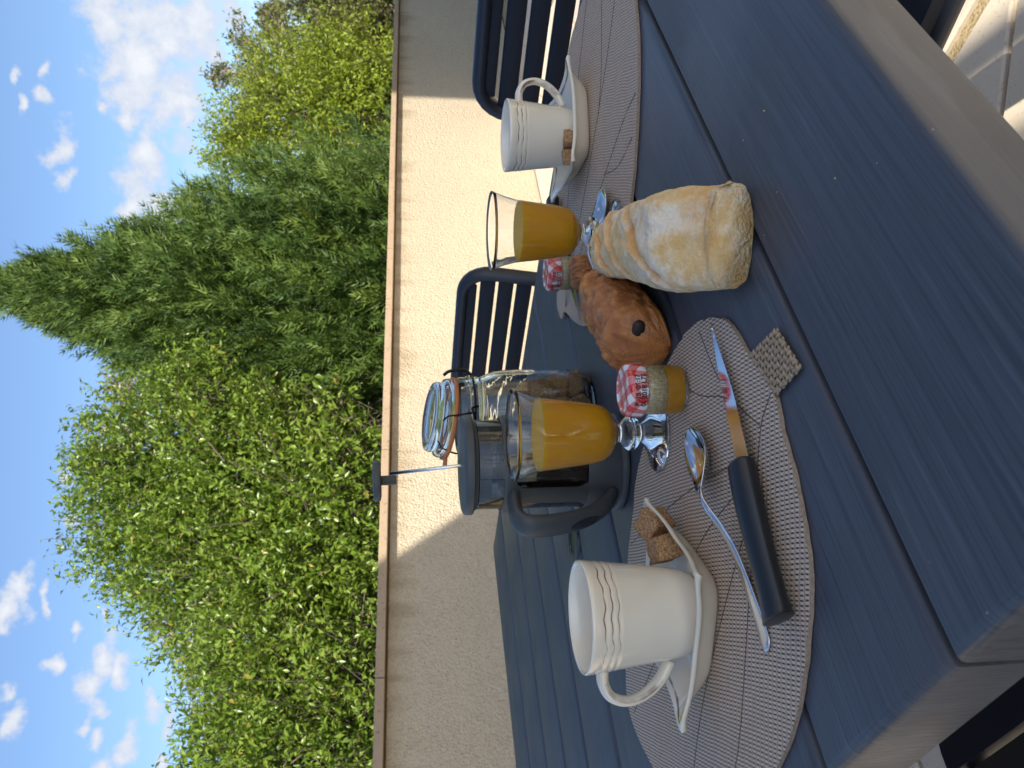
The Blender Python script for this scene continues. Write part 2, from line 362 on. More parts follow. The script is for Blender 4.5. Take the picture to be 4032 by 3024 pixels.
    fn = noise_tex(t, v, 900, 2); setc(mt, mixc(t, mth(t, 'MULTIPLY', sstep(t, fn, .45, .7), .2), cr.outputs[0], (.72, .66, .66))); M['gingham'] = mt
    M['ink'] = mat('print_ink', (.03, .02, .03), .6)
    # woven placemat
    def weave(name, px, c0, c1):
        mt = mat(name, c1, .75, 0, .2); t = mt.node_tree; v = tcoord(t, 'Object')
        w = noise_tex(t, v, 22, 3)
        sp = t.nodes.new('ShaderNodeSeparateXYZ'); lk(t, v, sp.inputs[0])
        jx = mth(t, 'ADD', sp.outputs[0], mth(t, 'MULTIPLY', w, .0050)); jy = mth(t, 'ADD', sp.outputs[1], mth(t, 'MULTIPLY', w, -.0065))
        py = px*2.1
        yy = mth(t, 'DIVIDE', jy, py); row = mth(t, 'FLOOR', yy); fy = mth(t, 'ABSOLUTE', mth(t, 'SUBTRACT', mth(t, 'FRACT', yy), .5))
        xx = mth(t, 'ADD', mth(t, 'DIVIDE', jx, px), mth(t, 'MULTIPLY', row, .5)); xx = mth(t, 'ADD', xx, mth(t, 'MULTIPLY', mth(t, 'FRACT', yy), .35))
        fx = mth(t, 'ABSOLUTE', mth(t, 'SUBTRACT', mth(t, 'FRACT', xx), .5))
        hole = mth(t, 'MULTIPLY', sstep(t, fx, .24, .13), sstep(t, fy, .36, .24))
        h = mth(t, 'SUBTRACT', 1.0, mth(t, 'MAXIMUM', mth(t, 'MULTIPLY', mth(t, 'SUBTRACT', .5, fx), .7), mth(t, 'MULTIPLY', mth(t, 'MULTIPLY', fy, fy), 3.2)))
        n = noise_tex(t, v, 200, 3)
        c = mixc(t, sstep(t, h, .25, .95), c0, c1); c = mixc(t, mth(t, 'MULTIPLY', sstep(t, n, .4, .7), .35), c, tuple(x*.6 for x in c1))
        c = mixc(t, mth(t, 'MULTIPLY', hole, .92), c, (.035, .025, .02)); setc(mt, c)
        bump(mt, mth(t, 'SUBTRACT', h, hole), .7, .0010); return mt
    M['weave'] = weave('woven_paper', .0031, (.40, .29, .205), (.70, .555, .425)); M['vein'] = mat('stitched_vein', (.10, .070, .052), .8)
    mt = mat('mat_hem', (.30, .22, .16), .85, 0, .2); t = mt.node_tree; setc(mt, mixc(t, noise_tex(t, tcoord(t), 420, 3), (.16, .11, .08), (.46, .35, .26))); M['hem'] = mt
    mt = mat('coarse_strand', (.40, .30, .20), .75, 0, .2); t = mt.node_tree
    setc(mt, mixc(t, noise_tex(t, tcoord(t), 260, 4), (.20, .14, .085), (.52, .40, .27))); M['strand'] = mt
    # bread and pastry
    mt = mat('floured_crust', (.6, .45, .27), .8, 0, .25, Subsurface_Weight=.08, Subsurface_Scale=.006); t = mt.node_tree; v = tcoord(t); cru = geo_attr(t, 'crust'); fl = geo_attr(t, 'flour')
    n1 = noise_tex(t, v, 62, 8, .68); n2 = noise_tex(t, v, 420, 4)
    c = mixc(t, sstep(t, n1, .30, .72), (.72, .45, .165), (.84, .64, .36))
    c = mixc(t, mth(t, 'MULTIPLY', cru, .85), c, (.62, .25, .055))
    fm = mth(t, 'MULTIPLY', sstep(t, mth(t, 'ADD', fl, mth(t, 'MULTIPLY', mth(t, 'SUBTRACT', n1, .5), 1.2)), .36, .95), .78)
    c = mixc(t, fm, c, (.86, .79, .68)); c = mixc(t, mth(t, 'MULTIPLY', sstep(t, n2, .60, .72), .3), c, (.86, .80, .72))
    setc(mt, c); bump(mt, mth(t, 'ADD', n2, mth(t, 'MULTIPLY', n1, 1.2)), .7, .0026); M['crust'] = mt
    mt = mat('glazed_pastry', (.40, .14, .03), .38, 0, .5, Subsurface_Weight=.06, Subsurface_Scale=.004); t = mt.node_tree; v = tcoord(t); fl = geo_attr(t, 'flake'); ch = geo_attr(t, 'choc')
    n1 = noise_tex(t, v, 60, 5, .6); n2 = noise_tex(t, v, 300, 4)
    c = mixc(t, mth(t, 'ADD', mth(t, 'MULTIPLY', n1, .5), mth(t, 'MULTIPLY', fl, .5)), (.26, .075, .015), (.62, .26, .070)); c = mixc(t, mth(t, 'MULTIPLY', sstep(t, n2, .62, .74), .5), c, (.72, .44, .20))
    rd = mth(t, 'ABSOLUTE', mth(t, 'SUBTRACT', noise_tex(t, tcoord(t, 'Object', (1, 1, 1.6)), 55, 5, .6), .5)); ve = sstep(t, rd, .0, .045); c = mixc(t, mth(t, 'MULTIPLY', mth(t, 'SUBTRACT', 1.0, ve), .16), c, (.24, .07, .016)); setc(mt, c); bump(mt, mth(t, 'ADD', mth(t, 'ADD', n1, mth(t, 'MULTIPLY', n2, .4)), mth(t, 'MULTIPLY', ve, .35)), .5, .0022); M['pastry'] = mt
    # vegetation
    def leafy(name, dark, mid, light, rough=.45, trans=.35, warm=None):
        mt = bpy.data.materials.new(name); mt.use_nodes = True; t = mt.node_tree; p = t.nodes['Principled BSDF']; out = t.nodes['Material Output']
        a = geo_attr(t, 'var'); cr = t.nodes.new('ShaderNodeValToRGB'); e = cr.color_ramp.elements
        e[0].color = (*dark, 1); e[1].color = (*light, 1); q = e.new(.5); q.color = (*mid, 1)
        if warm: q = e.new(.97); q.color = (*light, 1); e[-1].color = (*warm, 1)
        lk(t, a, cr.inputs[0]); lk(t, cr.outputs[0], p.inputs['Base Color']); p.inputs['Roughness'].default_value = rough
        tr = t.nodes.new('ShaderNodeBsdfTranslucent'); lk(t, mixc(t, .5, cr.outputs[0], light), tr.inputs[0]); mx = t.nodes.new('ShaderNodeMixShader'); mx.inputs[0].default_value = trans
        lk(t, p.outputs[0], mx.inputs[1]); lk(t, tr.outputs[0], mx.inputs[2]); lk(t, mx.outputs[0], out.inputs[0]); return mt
    M['laurel'] = leafy('laurel_leaf', (.065, .125, .013), (.155, .245, .026), (.270, .365, .055), .30, .38, (.40, .32, .06))
    M['cypress'] = leafy('cypress_spray', (.026, .060, .010), (.072, .134, .020), (.150, .220, .036), .6, .12)
    M['lime'] = leafy('fresh_leaf', (.13, .19, .016), (.25, .33, .025), (.38, .45, .045), .45, .4)
    M['olive'] = leafy('olive_leaf', (.09, .11, .03), (.17, .19, .05), (.26, .27, .09), .5, .4, (.34, .22, .10))
    M['russet'] = leafy('young_leaf', (.14, .10, .03), (.24, .21, .06), (.36, .28, .10), .5, .4, (.38, .14, .08))
    mt = mat('bark', (.13, .10, .075), .9); t = mt.node_tree; n = noise_tex(t, tcoord(t, 'Object', (1, 1, .25)), 30, 5); setc(mt, mixc(t, n, (.055, .042, .032), (.22, .175, .13))); bump(mt, n, .7, .01); M['bark'] = mt
    mt = mat('pale_bark', (.40, .34, .27), .85); t = mt.node_tree; n = noise_tex(t, tcoord(t), 20, 5); setc(mt, mixc(t, n, (.24, .19, .14), (.52, .46, .38))); M['pale_bark'] = mt
make_materials()

# ------------------------------------------------------------------ ground, terrace
def clip_poly(poly, nx, ny, d):          # keep points with nx*x+ny*y <= d
    out = []
    for i in range(len(poly)):
        a, b = poly[i], poly[(i+1) % len(poly)]
        fa, fb = nx*a[0]+ny*a[1]-d, nx*b[0]+ny*b[1]-d
        if fa <= 0: out.append(a)
        if (fa < 0 < fb) or (fb < 0 < fa):
            k = fa/(fa-fb); out.append((a[0]+(b[0]-a[0])*k, a[1]+(b[1]-a[1])*k))
    return out
def build_ground():
    bm = bmesh.new(); bmesh.ops.create_grid(bm, x_segments=40, y_segments=40, size=900)
    g = bm_obj('ground', bm, M['earth'], smooth=False); g.location = (0, 0, -.06); tag(g, 'earth and grass of the garden beyond the wall', 'ground', kind='structure')
    bm = box_bm(-3.2, 9.5, -6, 3.3, -.2, -.012)
    f = bm_obj('terrace_floor', bm, M['mortar'], smooth=False); f.rotation_euler.z = STROT; tag(f, 'pale limestone crazy paving of the terrace with sandy joints', 'floor', kind='structure')
    r = random.Random(5); seeds = []
    man = [(1.46, .60), (1.285, .62), (1.19, .55), (1.62, .95), (1.30, .18), (1.05, .85)]
    for i in range(19):
        for j in range(13):
            p = (-1.5+i*.42+r.uniform(-.13, .13), -2.0+j*.42+r.uniform(-.13, .13))
            if all(math.hypot(p[0]-q[0], p[1]-q[1]) > .24 for q in man): seeds.append(p)
    seeds += man
    for p in seeds:
        poly = [(p[0]-.6, p[1]-.6), (p[0]+.6, p[1]-.6), (p[0]+.6, p[1]+.6), (p[0]-.6, p[1]+.6)]
        for q in seeds:
            dx, dy = q[0]-p[0], q[1]-p[1]; d = math.hypot(dx, dy)
            if 1e-6 < d < 1.3:
                nx, ny = dx/d, dy/d; gap = .017 if p in man[:2] and q in man[:2] else .007
                poly = clip_poly(poly, nx, ny, nx*p[0]+ny*p[1]+d/2-gap)
        poly = clip_poly(poly, 0, 1, 3.24)
        if len(poly) < 3: continue
        bm = bmesh.new(); vs = [bm.verts.new((x-p[0], y-p[1], 0)) for x, y in poly]; fc = bm.faces.new(vs)
        ex = bmesh.ops.extrude_face_region(bm, geom=[fc]); tops = [v for v in ex['geom'] if isinstance(v, bmesh.types.BMVert)]
        dz = r.uniform(-.001, .002)
        for v in bm.verts: v.co.z = -.03
        for v in tops: v.co.z = dz
        es = [e for e in bm.edges if all(v.co.z > -.01 for v in e.verts)]
        bmesh.ops.bevel(bm, geom=es, offset=.004, segments=1, affect='EDGES')
        s = bm_obj('paving_stone', bm, M['stone'], f, smooth=False); s.location = (p[0], p[1], 0)
build_ground()

# ------------------------------------------------------------------ garden wall
WT = 3.2
def wtop(s): return TT + .309 - .0268*(s-1.08)
def build_wall():
    w = empty('garden_wall', ST(3, WT+.15, 0), STROT)
    tag(w, 'low cream roughcast garden wall capped with tan stone slabs', 'wall')
    off = Vector((3, WT+.15, 0))
    def P(s, t, z): return Vector((s, t, z))-off
    bm = bmesh.new(); a, b = -3.2, 11.0; ct = .036
    vs = [bm.verts.new(P(s, t, z)) for s in (a, b) for t, z in ((WT+.05, 0), (WT+.25, 0), (WT+.25, wtop(s)-ct-.010), (WT+.05, wtop(s)-ct-.010))]
    for q in ((0, 1, 2, 3), (7, 6, 5, 4), (0, 4, 5, 1), (1, 5, 6, 2), (2, 6, 7, 3), (3, 7, 4, 0)): bm.faces.new([vs[i] for i in q])
    bm_obj('render_coat', bm, M['stucco'], w, smooth=False)
    bm = bmesh.new()
    vs = [bm.verts.new(P(s, t, z)) for s in (a, b) for t, z in ((WT+.044, wtop(s)-ct-.010), (WT+.256, wtop(s)-ct-.010), (WT+.256, wtop(s)-ct+.001), (WT+.044, wtop(s)-ct+.001))]
    for q in ((0, 1, 2, 3), (7, 6, 5, 4), (0, 4, 5, 1), (1, 5, 6, 2), (2, 6, 7, 3), (3, 7, 4, 0)): bm.faces.new([vs[i] for i in q])
    bm_obj('mortar_bed', bm, M['moss_joint'], w, smooth=False)
    js = [-3.2, -2.3, -1.35, -.4, .48, 1.41, 2.51, 3.47, 4.32, 5.21, 6.36, 7.3, 8.25, 9.2, 10.1, 11]
    r = random.Random(3)
    for s0, s1 in zip(js[:-1], js[1:]):
        bm = bmesh.new(); g = .0025; dt = r.uniform(-.0025, .0025); dz = r.uniform(-.001, .001)
        vs = [bm.verts.new(P(s, t, z)) for s in (s0+g, s1-g) for t, z in ((WT+dt, wtop(s)-ct+dz), (WT+.30+dt, wtop(s)-ct+dz), (WT+.30+dt, wtop(s)+dz), (WT+dt, wtop(s)+dz))]
        for q in ((0, 1, 2, 3), (7, 6, 5, 4), (0, 4, 5, 1), (1, 5, 6, 2), (2, 6, 7, 3), (3, 7, 4, 0)): bm.faces.new([vs[i] for i in q])
        bmesh.ops.bevel(bm, geom=bm.edges[:], offset=.003, segments=1, affect='EDGES')
        bm_obj('coping_slab', bm, M['coping'], w, smooth=False)
build_wall()

# ------------------------------------------------------------------ house and terrace roof (added out of view to shade the table and bounce sunlight)
def build_light_shapers():
    def stbox(name, s0, s1, t0, t1, z0, z1, m_, parent, c, bev=.004):
        return bm_obj(name, box_bm(s0-c[0], s1-c[0], t0-c[1], t1-c[1], z0, z1, bev, 1), m_, parent, smooth=False)
    c = (-1.4, -1.7); p = empty('shade_roof', ST(*c, 0), STROT); tag(p, 'unseen flat timber roof on square posts, placed and raised to shade the table', 'shade roof')  # unseen roof, placed to shade the table and raised to let sky in
    stbox('ceiling', -2.60, -.275, -3.45, .12, 4.0, 4.07, M['timber'], p, c)
    for t0 in (-3.2, -2.2, -1.2, -.2): stbox('beam', -2.58, -.34, t0, t0+.09, 3.86, 4.002, M['timber'], p, c)
    for s0, t0 in ((-1.475, -3.44), (-2.45, -3.44), (-2.45, -.02), (-.45, -3.44)): stbox('post', s0, s0+.06, t0, t0+.06, 0, 4.002, M['timber'], p, c)  # posts added with the roof; the first throws the broad floor stripe
    stbox('stripe_pole', -1.665, -1.635, -3.42, -3.38, 0, 4.002, M['brushed'], p, c)  # unseen pole added for the narrow shadow stripe on the floor
    c = (5.5, -3.5); o = empty('added_house', ST(*c, 0), STROT); tag(o, 'unseen cream plastered two-storey house beside the sunny end of the terrace', 'added_house')  # added building: shades the wall's far end and reflects sun towards the table
    stbox('wall', 2.87, 8.0, -6.5, -1.0, 0, 5.1, M['plaster'], o, c); stbox('roof', 2.82, 8.1, -6.6, -.96, 5.1, 5.25, M['roof_tile'], o, c)
    d = stbox('door', 2.84, 2.89, -2.6, -1.7, 0, 2.1, M['timber'], o, c); bm_obj('handle', box_bm(2.80-c[0], 2.84-c[0], -1.80-c[1], -1.78-c[1], 1.0, 1.02), M['brushed'], d, smooth=False)
    for t0, z0 in ((-4.6, .9), (-4.6, 3.2), (-2.7, 3.2)):
        wn = stbox('window', 2.84, 2.89, t0, t0+1.1, z0, z0+1.2, M['timber'], o, c); bm_obj('pane', box_bm(2.83-c[0], 2.8405-c[0], t0+.07-c[1], t0+1.03-c[1], z0+.07, z0+1.13), M['dark_glass'], wn, smooth=False)
build_light_shapers()

# ------------------------------------------------------------------ table
S0, S1 = .144, 1.092
TE = [.195, .350, .505, .655, .805, .965, 1.125, 1.272, 1.425, 1.600, 1.780]
def build_table():
    c = ((S0+S1)/2, (TE[0]+TE[-1])/2); tb = empty('patio_table', ST(*c, 0), STROT)
    tag(tb, 'anthracite garden table with crosswise wood-grain boards and parasol hole', 'table')
    for i in range(10):
        g0 = .0022 if i != 2 else .0035; g1 = .0022 if i != 1 else .0035
        y0 = TE[i]+(g0 if i else 0); y1 = TE[i+1]-(g1 if i < 9 else 0)
        bm = box_bm(S0-c[0], S1-c[0], -(y1-y0)/2, (y1-y0)/2, -.047, 0, .0075, 4, which=lambda e: all(v.co.z > -.01 for v in e.verts))
        b = bm_obj('board', bm, M['board'], tb); sharp(b, 50); b.location = (0, (y0+y1)/2-c[1], TT)
    for y in TE[1:-1]:
        bm = box_bm(S0+.004-c[0], S1-.004-c[0], y-.004-c[1], y+.004-c[1], TT-.045, TT-.012); bm_obj('gap_strip', bm, M['grime'], tb, smooth=False)
    for s0, s1, t0, t1 in ((.20, 1.035, .26, .30), (.20, 1.035, 1.675, 1.715), (.20, .24, .30, 1.675), (.995, 1.035, .30, 1.675)):
        bm_obj('apron', box_bm(s0-c[0], s1-c[0], t0-c[1], t1-c[1], TT-.105, TT-.0475, .003, 1), M['metal_paint'], tb, smooth=False)
    for s0 in (.205, .96):
        for t0 in (.265, 1.64): bm_obj('leg', box_bm(s0-c[0], s0+.07-c[0], t0-c[1], t0+.07-c[1], 0, TT-.048, .006, 2), M['metal_paint'], tb, smooth=False)
    bm = lathe([(0, .0006), (.021, .0006), (.0225, .0030), (.0290, .0034), (.0318, .0024), (.0325, .0002), (.0325, -.004), (0, -.004)], 48)
    q = sharp(bm_obj('parasol_hole_cap', bm, M['black_handle'], tb), 35); q.location = (.612-c[0], .985-c[1], TT+.0002)
build_table()

# ------------------------------------------------------------------ chairs
def build_chair():
    """seat centre at the origin, facing +X (towards the table), back at -X"""
    ch = empty('garden_chair'); w = .25
    back_lean = .17
    def B(y, z): return Vector((-.245-(z-.45)*back_lean, y, z))
    # backrest frame: a broad flat hoop with rounded corners
    cr = .055; top = .837; bot = .50; pts = []
    pts += [B(-w, bot), B(-w, bot+.1), B(-w, top-cr)]
    for k in range(1, 6): a = k/6*math.pi/2; pts.append(B(-w+cr-cr*math.cos(a), top-cr+cr*math.sin(a)))
    pts += [B(-w+cr, top), B(0, top), B(w-cr, top)]
    for k in range(1, 6): a = k/6*math.pi/2; pts.append(B(w-cr+cr*math.sin(a), top-cr+cr*math.cos(a)))
    pts += [B(w, top-cr), B(w, bot+.1), B(w, bot)]
    bm = tube([Vector(p) for p in pts], .0175, 12, flat=.75, up=Vector((1, 0, 0))); bm_obj('back_frame', bm, M['metal_paint'], ch)
    # horizontal slats
    edges = [(.832, .8095), (.8035, .7725), (.7665, .7355), (.7295, .6985), (.6925, .6615), (.6555, .6245), (.6185, .5875), (.5815, .5505), (.5445, .5135)]
    for z1, z0 in edges:
        hw = w-.012 if z1 < .81 else w-.030
        me = box_bm(-.004, .004, -hw, hw, z0, z1, .003, 2)
        for v in me.verts: v.co.x += -.245-(v.co.z-.45)*back_lean+.004
        sharp(bm_obj('back_slat', me, M['chair_slat'], ch), 40)
    # seat
    for k in range(7):
        x0 = -.225+k*.0655; hw = w-.005
        bm = box_bm(x0, x0+.0605, -hw, hw, .432, .450, .005, 2)
        if k == 6:
            bm.free(); bm = bmesh.new(); n = 8; pl = [(x0, -hw), (x0, hw)]; rr = .05
            for q in range(n+1): a = q/n*math.pi/2; pl.append((x0+.0605-rr+rr*math.sin(a), hw-rr+rr*math.cos(a)))
            for q in range(n+1): a = q/n*math.pi/2; pl.append((x0+.0605-rr+rr*math.cos(a), -hw+rr-rr*math.sin(a)))
            f = bm.faces.new([bm.verts.new((x, y, .450)) for x, y in pl]); ex = bmesh.ops.extrude_face_region(bm, geom=[f])
            for v in ex['geom']:
                if isinstance(v, bmesh.types.BMVert): v.co.z = .432
        sharp(bm_obj('seat_slat', bm, M['chair_slat'], ch), 40)
    bm = tube(spline([(-.23, -w+.02, .425), (.20, -w+.02, .425), (.225, -w+.05, .425), (.225, w-.05, .425), (.20, w-.02, .425), (-.23, w-.02, .425)], 40), .011, 8); bm_obj('seat_frame', bm, M['metal_paint'], ch)
    for sy in (-1, 1):
        bm_obj('leg', tube([Vector((.20, sy*(w-.03), .43)), Vector((.225, sy*w, 0))], .0125, 10), M['metal_paint'], ch)
        bm_obj('leg', tube([B(sy*w, .52), Vector((-.24, sy*w, .43)), Vector((-.30, sy*w, 0))], .0125, 10), M['metal_paint'], ch)
    return ch
def copy_tree(o, parent=None):
    q = o.copy(); col.objects.link(q); q.parent = parent
    for ch in [x for x in bpy.data.objects if x.parent == o]: copy_tree(ch, q)
    return q
CHG = 'garden chairs round the table'
ch0 = build_chair(); tag(ch0, 'dark slatted garden chair behind the sugar jar and juice glass', 'chair', CHG)
ch1 = copy_tree(ch0); tag(ch1, 'dark slatted garden chair with rounded back behind the handled cup in its square saucer', 'chair', CHG)
ch2 = copy_tree(ch0); tag(ch2, 'dark garden chair pushed under the table below the leaf mat with the black-handled knife', 'chair', CHG)
# the two far chairs face -s (towards the table); the near one faces +s
for o, s, t, rz in ((ch0, 1.05, 1.40, STROT+math.pi), (ch1, 1.05, .535, STROT+math.pi), (ch2, .07, .60, STROT)):
    o.location = ST(s, t, 0); o.rotation_euler = (0, 0, rz)

# ------------------------------------------------------------------ placemats
MZ = TT + .0036           # top of a placemat
def build_mat(name_label, outline, veins, tab=None, centre=(0, 0)):
    e = empty('placemat', (centre[0], centre[1], TT)); tag(e, name_label, 'placemat', 'leaf-shaped placemats on the table')
    pts = closed_spline(outline, 150); bm = bmesh.new(); r = random.Random(1)
    vs = [bm.verts.new((p.x-centre[0]+r.uniform(-.0006, .0006), p.y-centre[1]+r.uniform(-.0006, .0006), .0036)) for p in pts]
    f = bm.faces.new(vs); bmesh.ops.triangulate(bm, faces=[f]); top = bm.faces[:]
    ex = bmesh.ops.extrude_face_region(bm, geom=top)
    for v in ex['geom']:
        if isinstance(v, bmesh.types.BMVert): v.co.z = .0006
    leaf = bm_obj('leaf_sheet', bm, M['weave'], e, smooth=False); leaf.data.materials.append(M['hem'])
    for pl in leaf.data.polygons:
        if abs(pl.normal.z) < .5: pl.material_index = 1
    for v in veins:
        P = spline([(x-centre[0], y-centre[1], 0) for x, y in v], 24); bm = bmesh.new(); L_, R_ = [], []
        for i, p in enumerate(P):
            d = (P[min(i+1, 23)]-P[max(i-1, 0)]).normalized(); n = Vector((-d.y, d.x, 0)); w = .00050+.0003*noise.noise(p*90)
            L_.append((bm.verts.new(p+n*w+Vector((0, 0, .0036))), bm.verts.new(p+Vector((0, 0, .0041))), bm.verts.new(p-n*w+Vector((0, 0, .0036)))))
        for a, b in zip(L_[:-1], L_[1:]):
            bm.faces.new((a[0], a[1], b[1], b[0])); bm.faces.new((a[1], a[2], b[2], b[1]))
        bm_obj('vein', bm, M['vein'], e)
    if tab:      # coarse plaited stem: strands passing over and under
        a, b, c, d = (Vector((x-centre[0], y-centre[1], 0)) for x, y in tab)
        nu, nv = 9, 8
        bm = bmesh.new()
        def Q(u, v): return (a*(1-u)+b*u)*(1-v)+(d*(1-u)+c*u)*v
        zc, am = .0032, .0011
        for i in range(nu):
            u = (i+.5)/nu; path = [Q(u, k/(nv*4))+Vector((0, 0, zc+am*math.sin(math.pi*(k/4)+math.pi*i))) for k in range(nv*4+1)]; tube(path, .00085, 6, bm, flat=1.9, up=Vector((0, 0, 1)))
        for j in range(nv):
            v = (j+.5)/nv; path = [Q(k/(nu*4), v)+Vector((0, 0, zc-am*math.sin(math.pi*(k/4)+math.pi*j))) for k in range(nu*4+1)]; tube(path, .00085, 6, bm, flat=1.9, up=Vector((0, 0, 1)))
        bm_obj('plaited_stem', bm, M['strand'], e)
    return e
mat1 = [(.046, .671), (.049, .638), (.047, .610), (.042, .595), (.034, .583), (.018, .562), (.004, .540), (-.010, .522), (-.032, .513), (-.058, .497), (-.091, .484), (-.110, .479), (-.130, .479), (-.152, .482),
        (-.177, .488), (-.208, .499), (-.247, .524), (-.295, .568), (-.335, .630), (-.358, .70), (-.364, .78), (-.352, .845), (-.332, .874), (-.301, .880), (-.24, .877), (-.182, .867), (-.155, .857), (-.127, .845), (-.10, .837), (-.069, .815), (-.03, .776), (.013, .738), (.033, .703)]
v0 = (-.008, .528)
build_mat('brown woven leaf placemat with plaited stem under the knife and spoon', mat1,
          [[v0, (-.030, .543), (-.075, .552), (-.156, .566), (-.274, .590), (-.335, .635)], [(-.075, .552), (-.16, .605), (-.256, .656), (-.355, .69)], [(-.062, .556), (-.13, .66), (-.235, .755), (-.335, .85)],
           [(-.048, .552), (-.085, .67), (-.13, .78), (-.165, .855)], [(-.030, .543), (-.012, .60), (-.010, .66), (.008, .735)], [(-.016, .59), (.010, .625), (.040, .655)]],
          [(.018, .562), (-.009, .521), (.008, .487), (.034, .520)], (-.15, .67))
mat2 = [(.474, 1.05), (.456, 1.109), (.434, 1.14), (.38, 1.19), (.30, 1.225), (.22, 1.232), (.16, 1.222), (.135, 1.222), (.116, 1.226), (.100, 1.212), (.091, 1.193), (.099, 1.180), (.097, 1.16), (.089, 1.135), (.080, 1.105),
        (.073, 1.07), (.072, 1.035), (.08, .98), (.105, .92), (.14, .872), (.188, .842), (.233, .826), (.29, .815), (.338, .815), (.377, .824), (.43, .85), (.478, .91), (.492, .98)]
w0 = (.105, 1.165)
build_mat('brown woven leaf placemat lying under the jam jar and stemmed glass by the far chairs', mat2,
          [[w0, (.17, 1.11), (.26, 1.02), (.36, .93), (.45, .87)], [w0, (.16, 1.08), (.215, .98), (.27, .87), (.285, .822)], [w0, (.22, 1.15), (.34, 1.10), (.47, 1.02)], [w0, (.13, 1.07), (.15, .97), (.165, .88)],
           [(.31, .97), (.36, .955), (.45, .95)], [(.235, .95), (.23, .89), (.245, .835)]], None, (.28, 1.02))

# ------------------------------------------------------------------ saucers and cups
def build_saucer(half=.0635):
    n = 44; V = []; F = []; line = []
    def surf(u, v, dz=0.0):
        m_ = max(abs(u), abs(v)); q = (abs(u)**5+abs(v)**5)**.2
        e = max(0.0, (q-.69)/.31); corner = (min(abs(u), abs(v)))**2*max(abs(u), abs(v))**2
        z = .0046 + .0200*(e*e*(3-2*e)*.35+e*.65) + .0045*corner**1.3
        k = 1+.050*corner-.035*(1-min(abs(u), abs(v)))*e
        return Vector((u*half*k, v*half*k, z+dz))
    us = [math.sin(i/n*math.pi-math.pi/2) for i in range(n+1)]
    for layer in (0, 1):
        for i in range(n+1):
            for j in range(n+1):
                u, v = us[i], us[j]; p = surf(u, v)
                if layer:
                    q = (abs(u)**5+abs(v)**5)**.2; p = Vector((p.x*(1.0-.012), p.y*(1.0-.012), max(.0006, p.z-.0042)))
                V.append(p); m_ = max(abs(u), abs(v)); line.append(max(0, 1-abs(m_-.935)/.045) if not layer else 0)
    def id(l, i, j): return l*(n+1)**2+i*(n+1)+j
    for i in range(n):
        for j in range(n):
            F.append((id(0, i, j), id(0, i+1, j), id(0, i+1, j+1), id(0, i, j+1))); F.append((id(1, i, j), id(1, i, j+1), id(1, i+1, j+1), id(1, i+1, j)))
    for k in range(n):
        for a, b in (((k, 0), (k+1, 0)), ((n, k), (n, k+1)), ((k+1, n), (k, n)), ((0, k+1), (0, k))):
            F.append((id(0, *b), id(0, *a), id(1, *a), id(1, *b)))
    return np_mesh('saucer', [tuple(p) for p in V], F, {'line': line})
sauc_me = build_saucer()
s1 = link_mesh('saucer', sauc_me, M['edge']); s1.location = (-.181, .669, MZ-.0004); s1.rotation_euler.z = R(-17)
tag(s1, 'ivory square saucer with upturned corners on the mat beside the knife and spoon', 'saucer', 'square saucers')
s2 = link_mesh('saucer', sauc_me, None); s2.location = (.314, 1.060, MZ-.0004); s2.rotation_euler.z = R(9)
tag(s2, 'ivory square saucer with upturned corners on the mat in front of the chair backs', 'saucer', 'square saucers')
def build_cup(handle_dir):
    c = empty('cup')
    o = [(0, 0.0016), (.0255, .0016), (.0270, 0), (.0290, .0003), (.0318, .0038), (.0345, .012), (.0365, .024), (.0386, .042), (.0405, .058), (.0416, .067), (.0421, .0695), (.0418, .0706), (.0426, .0722), (.0428, .0745), (.0425, .0760), (.0431, .0778), (.0433, .0800), (.0430, .0818), (.0437, .0838), (.0441, .0880), (.0442, .0910),
         (.0438, .0920), (.0428, .0923), (.0418, .0917), (.0412, .0895), (.0400, .080), (.0385, .066), (.0362, .044), (.0340, .024), (.0310, .011), (.024, .0065), (0, .0058)]
    bm_obj('bowl', lathe(o, 80), M['mug'], c)
    path = spline([(.0408, 0, .0755), (.052, 0, .0752), (.0625, 0, .0690), (.0665, 0, .0560), (.0620, 0, .0415), (.0520, 0, .0295), (.0372, 0, .0205)], 34)
    bm = tube(path, [.0042+.0012*abs(i/33-.5) for i in range(34)], 20, flat=1.55, up=Vector((1, 0, 0)))
    bmesh.ops.recalc_face_normals(bm, faces=bm.faces); me = bpy.data.meshes.new('handle'); bm.to_mesh(me); bm.free()
    ln = []
    for k in range(34):
        for a in range(20):
            ln.append(1.0 if a in (3, 4, 5, 15, 16, 17) and 4 < k < 29 else 0.0)
    me.attributes.new('line', 'FLOAT', 'POINT').data.foreach_set('value', ln)
    link_mesh('handle', me, M['edge'], c); c.rotation_euler.z = handle_dir
    return c
c1 = build_cup(R(186)); c1.location = (-.1845, .667, MZ+.0042); tag(c1, 'ivory stoneware cup with brown wavy lines on the saucer beside the knife and spoon', 'cup', 'ivory coffee cups')
c2 = build_cup(R(-8)); c2.location = (.308, 1.060, MZ+.0042); tag(c2, 'ivory stoneware cup with brown wavy lines in front of the chair backs', 'cup', 'ivory coffee cups')

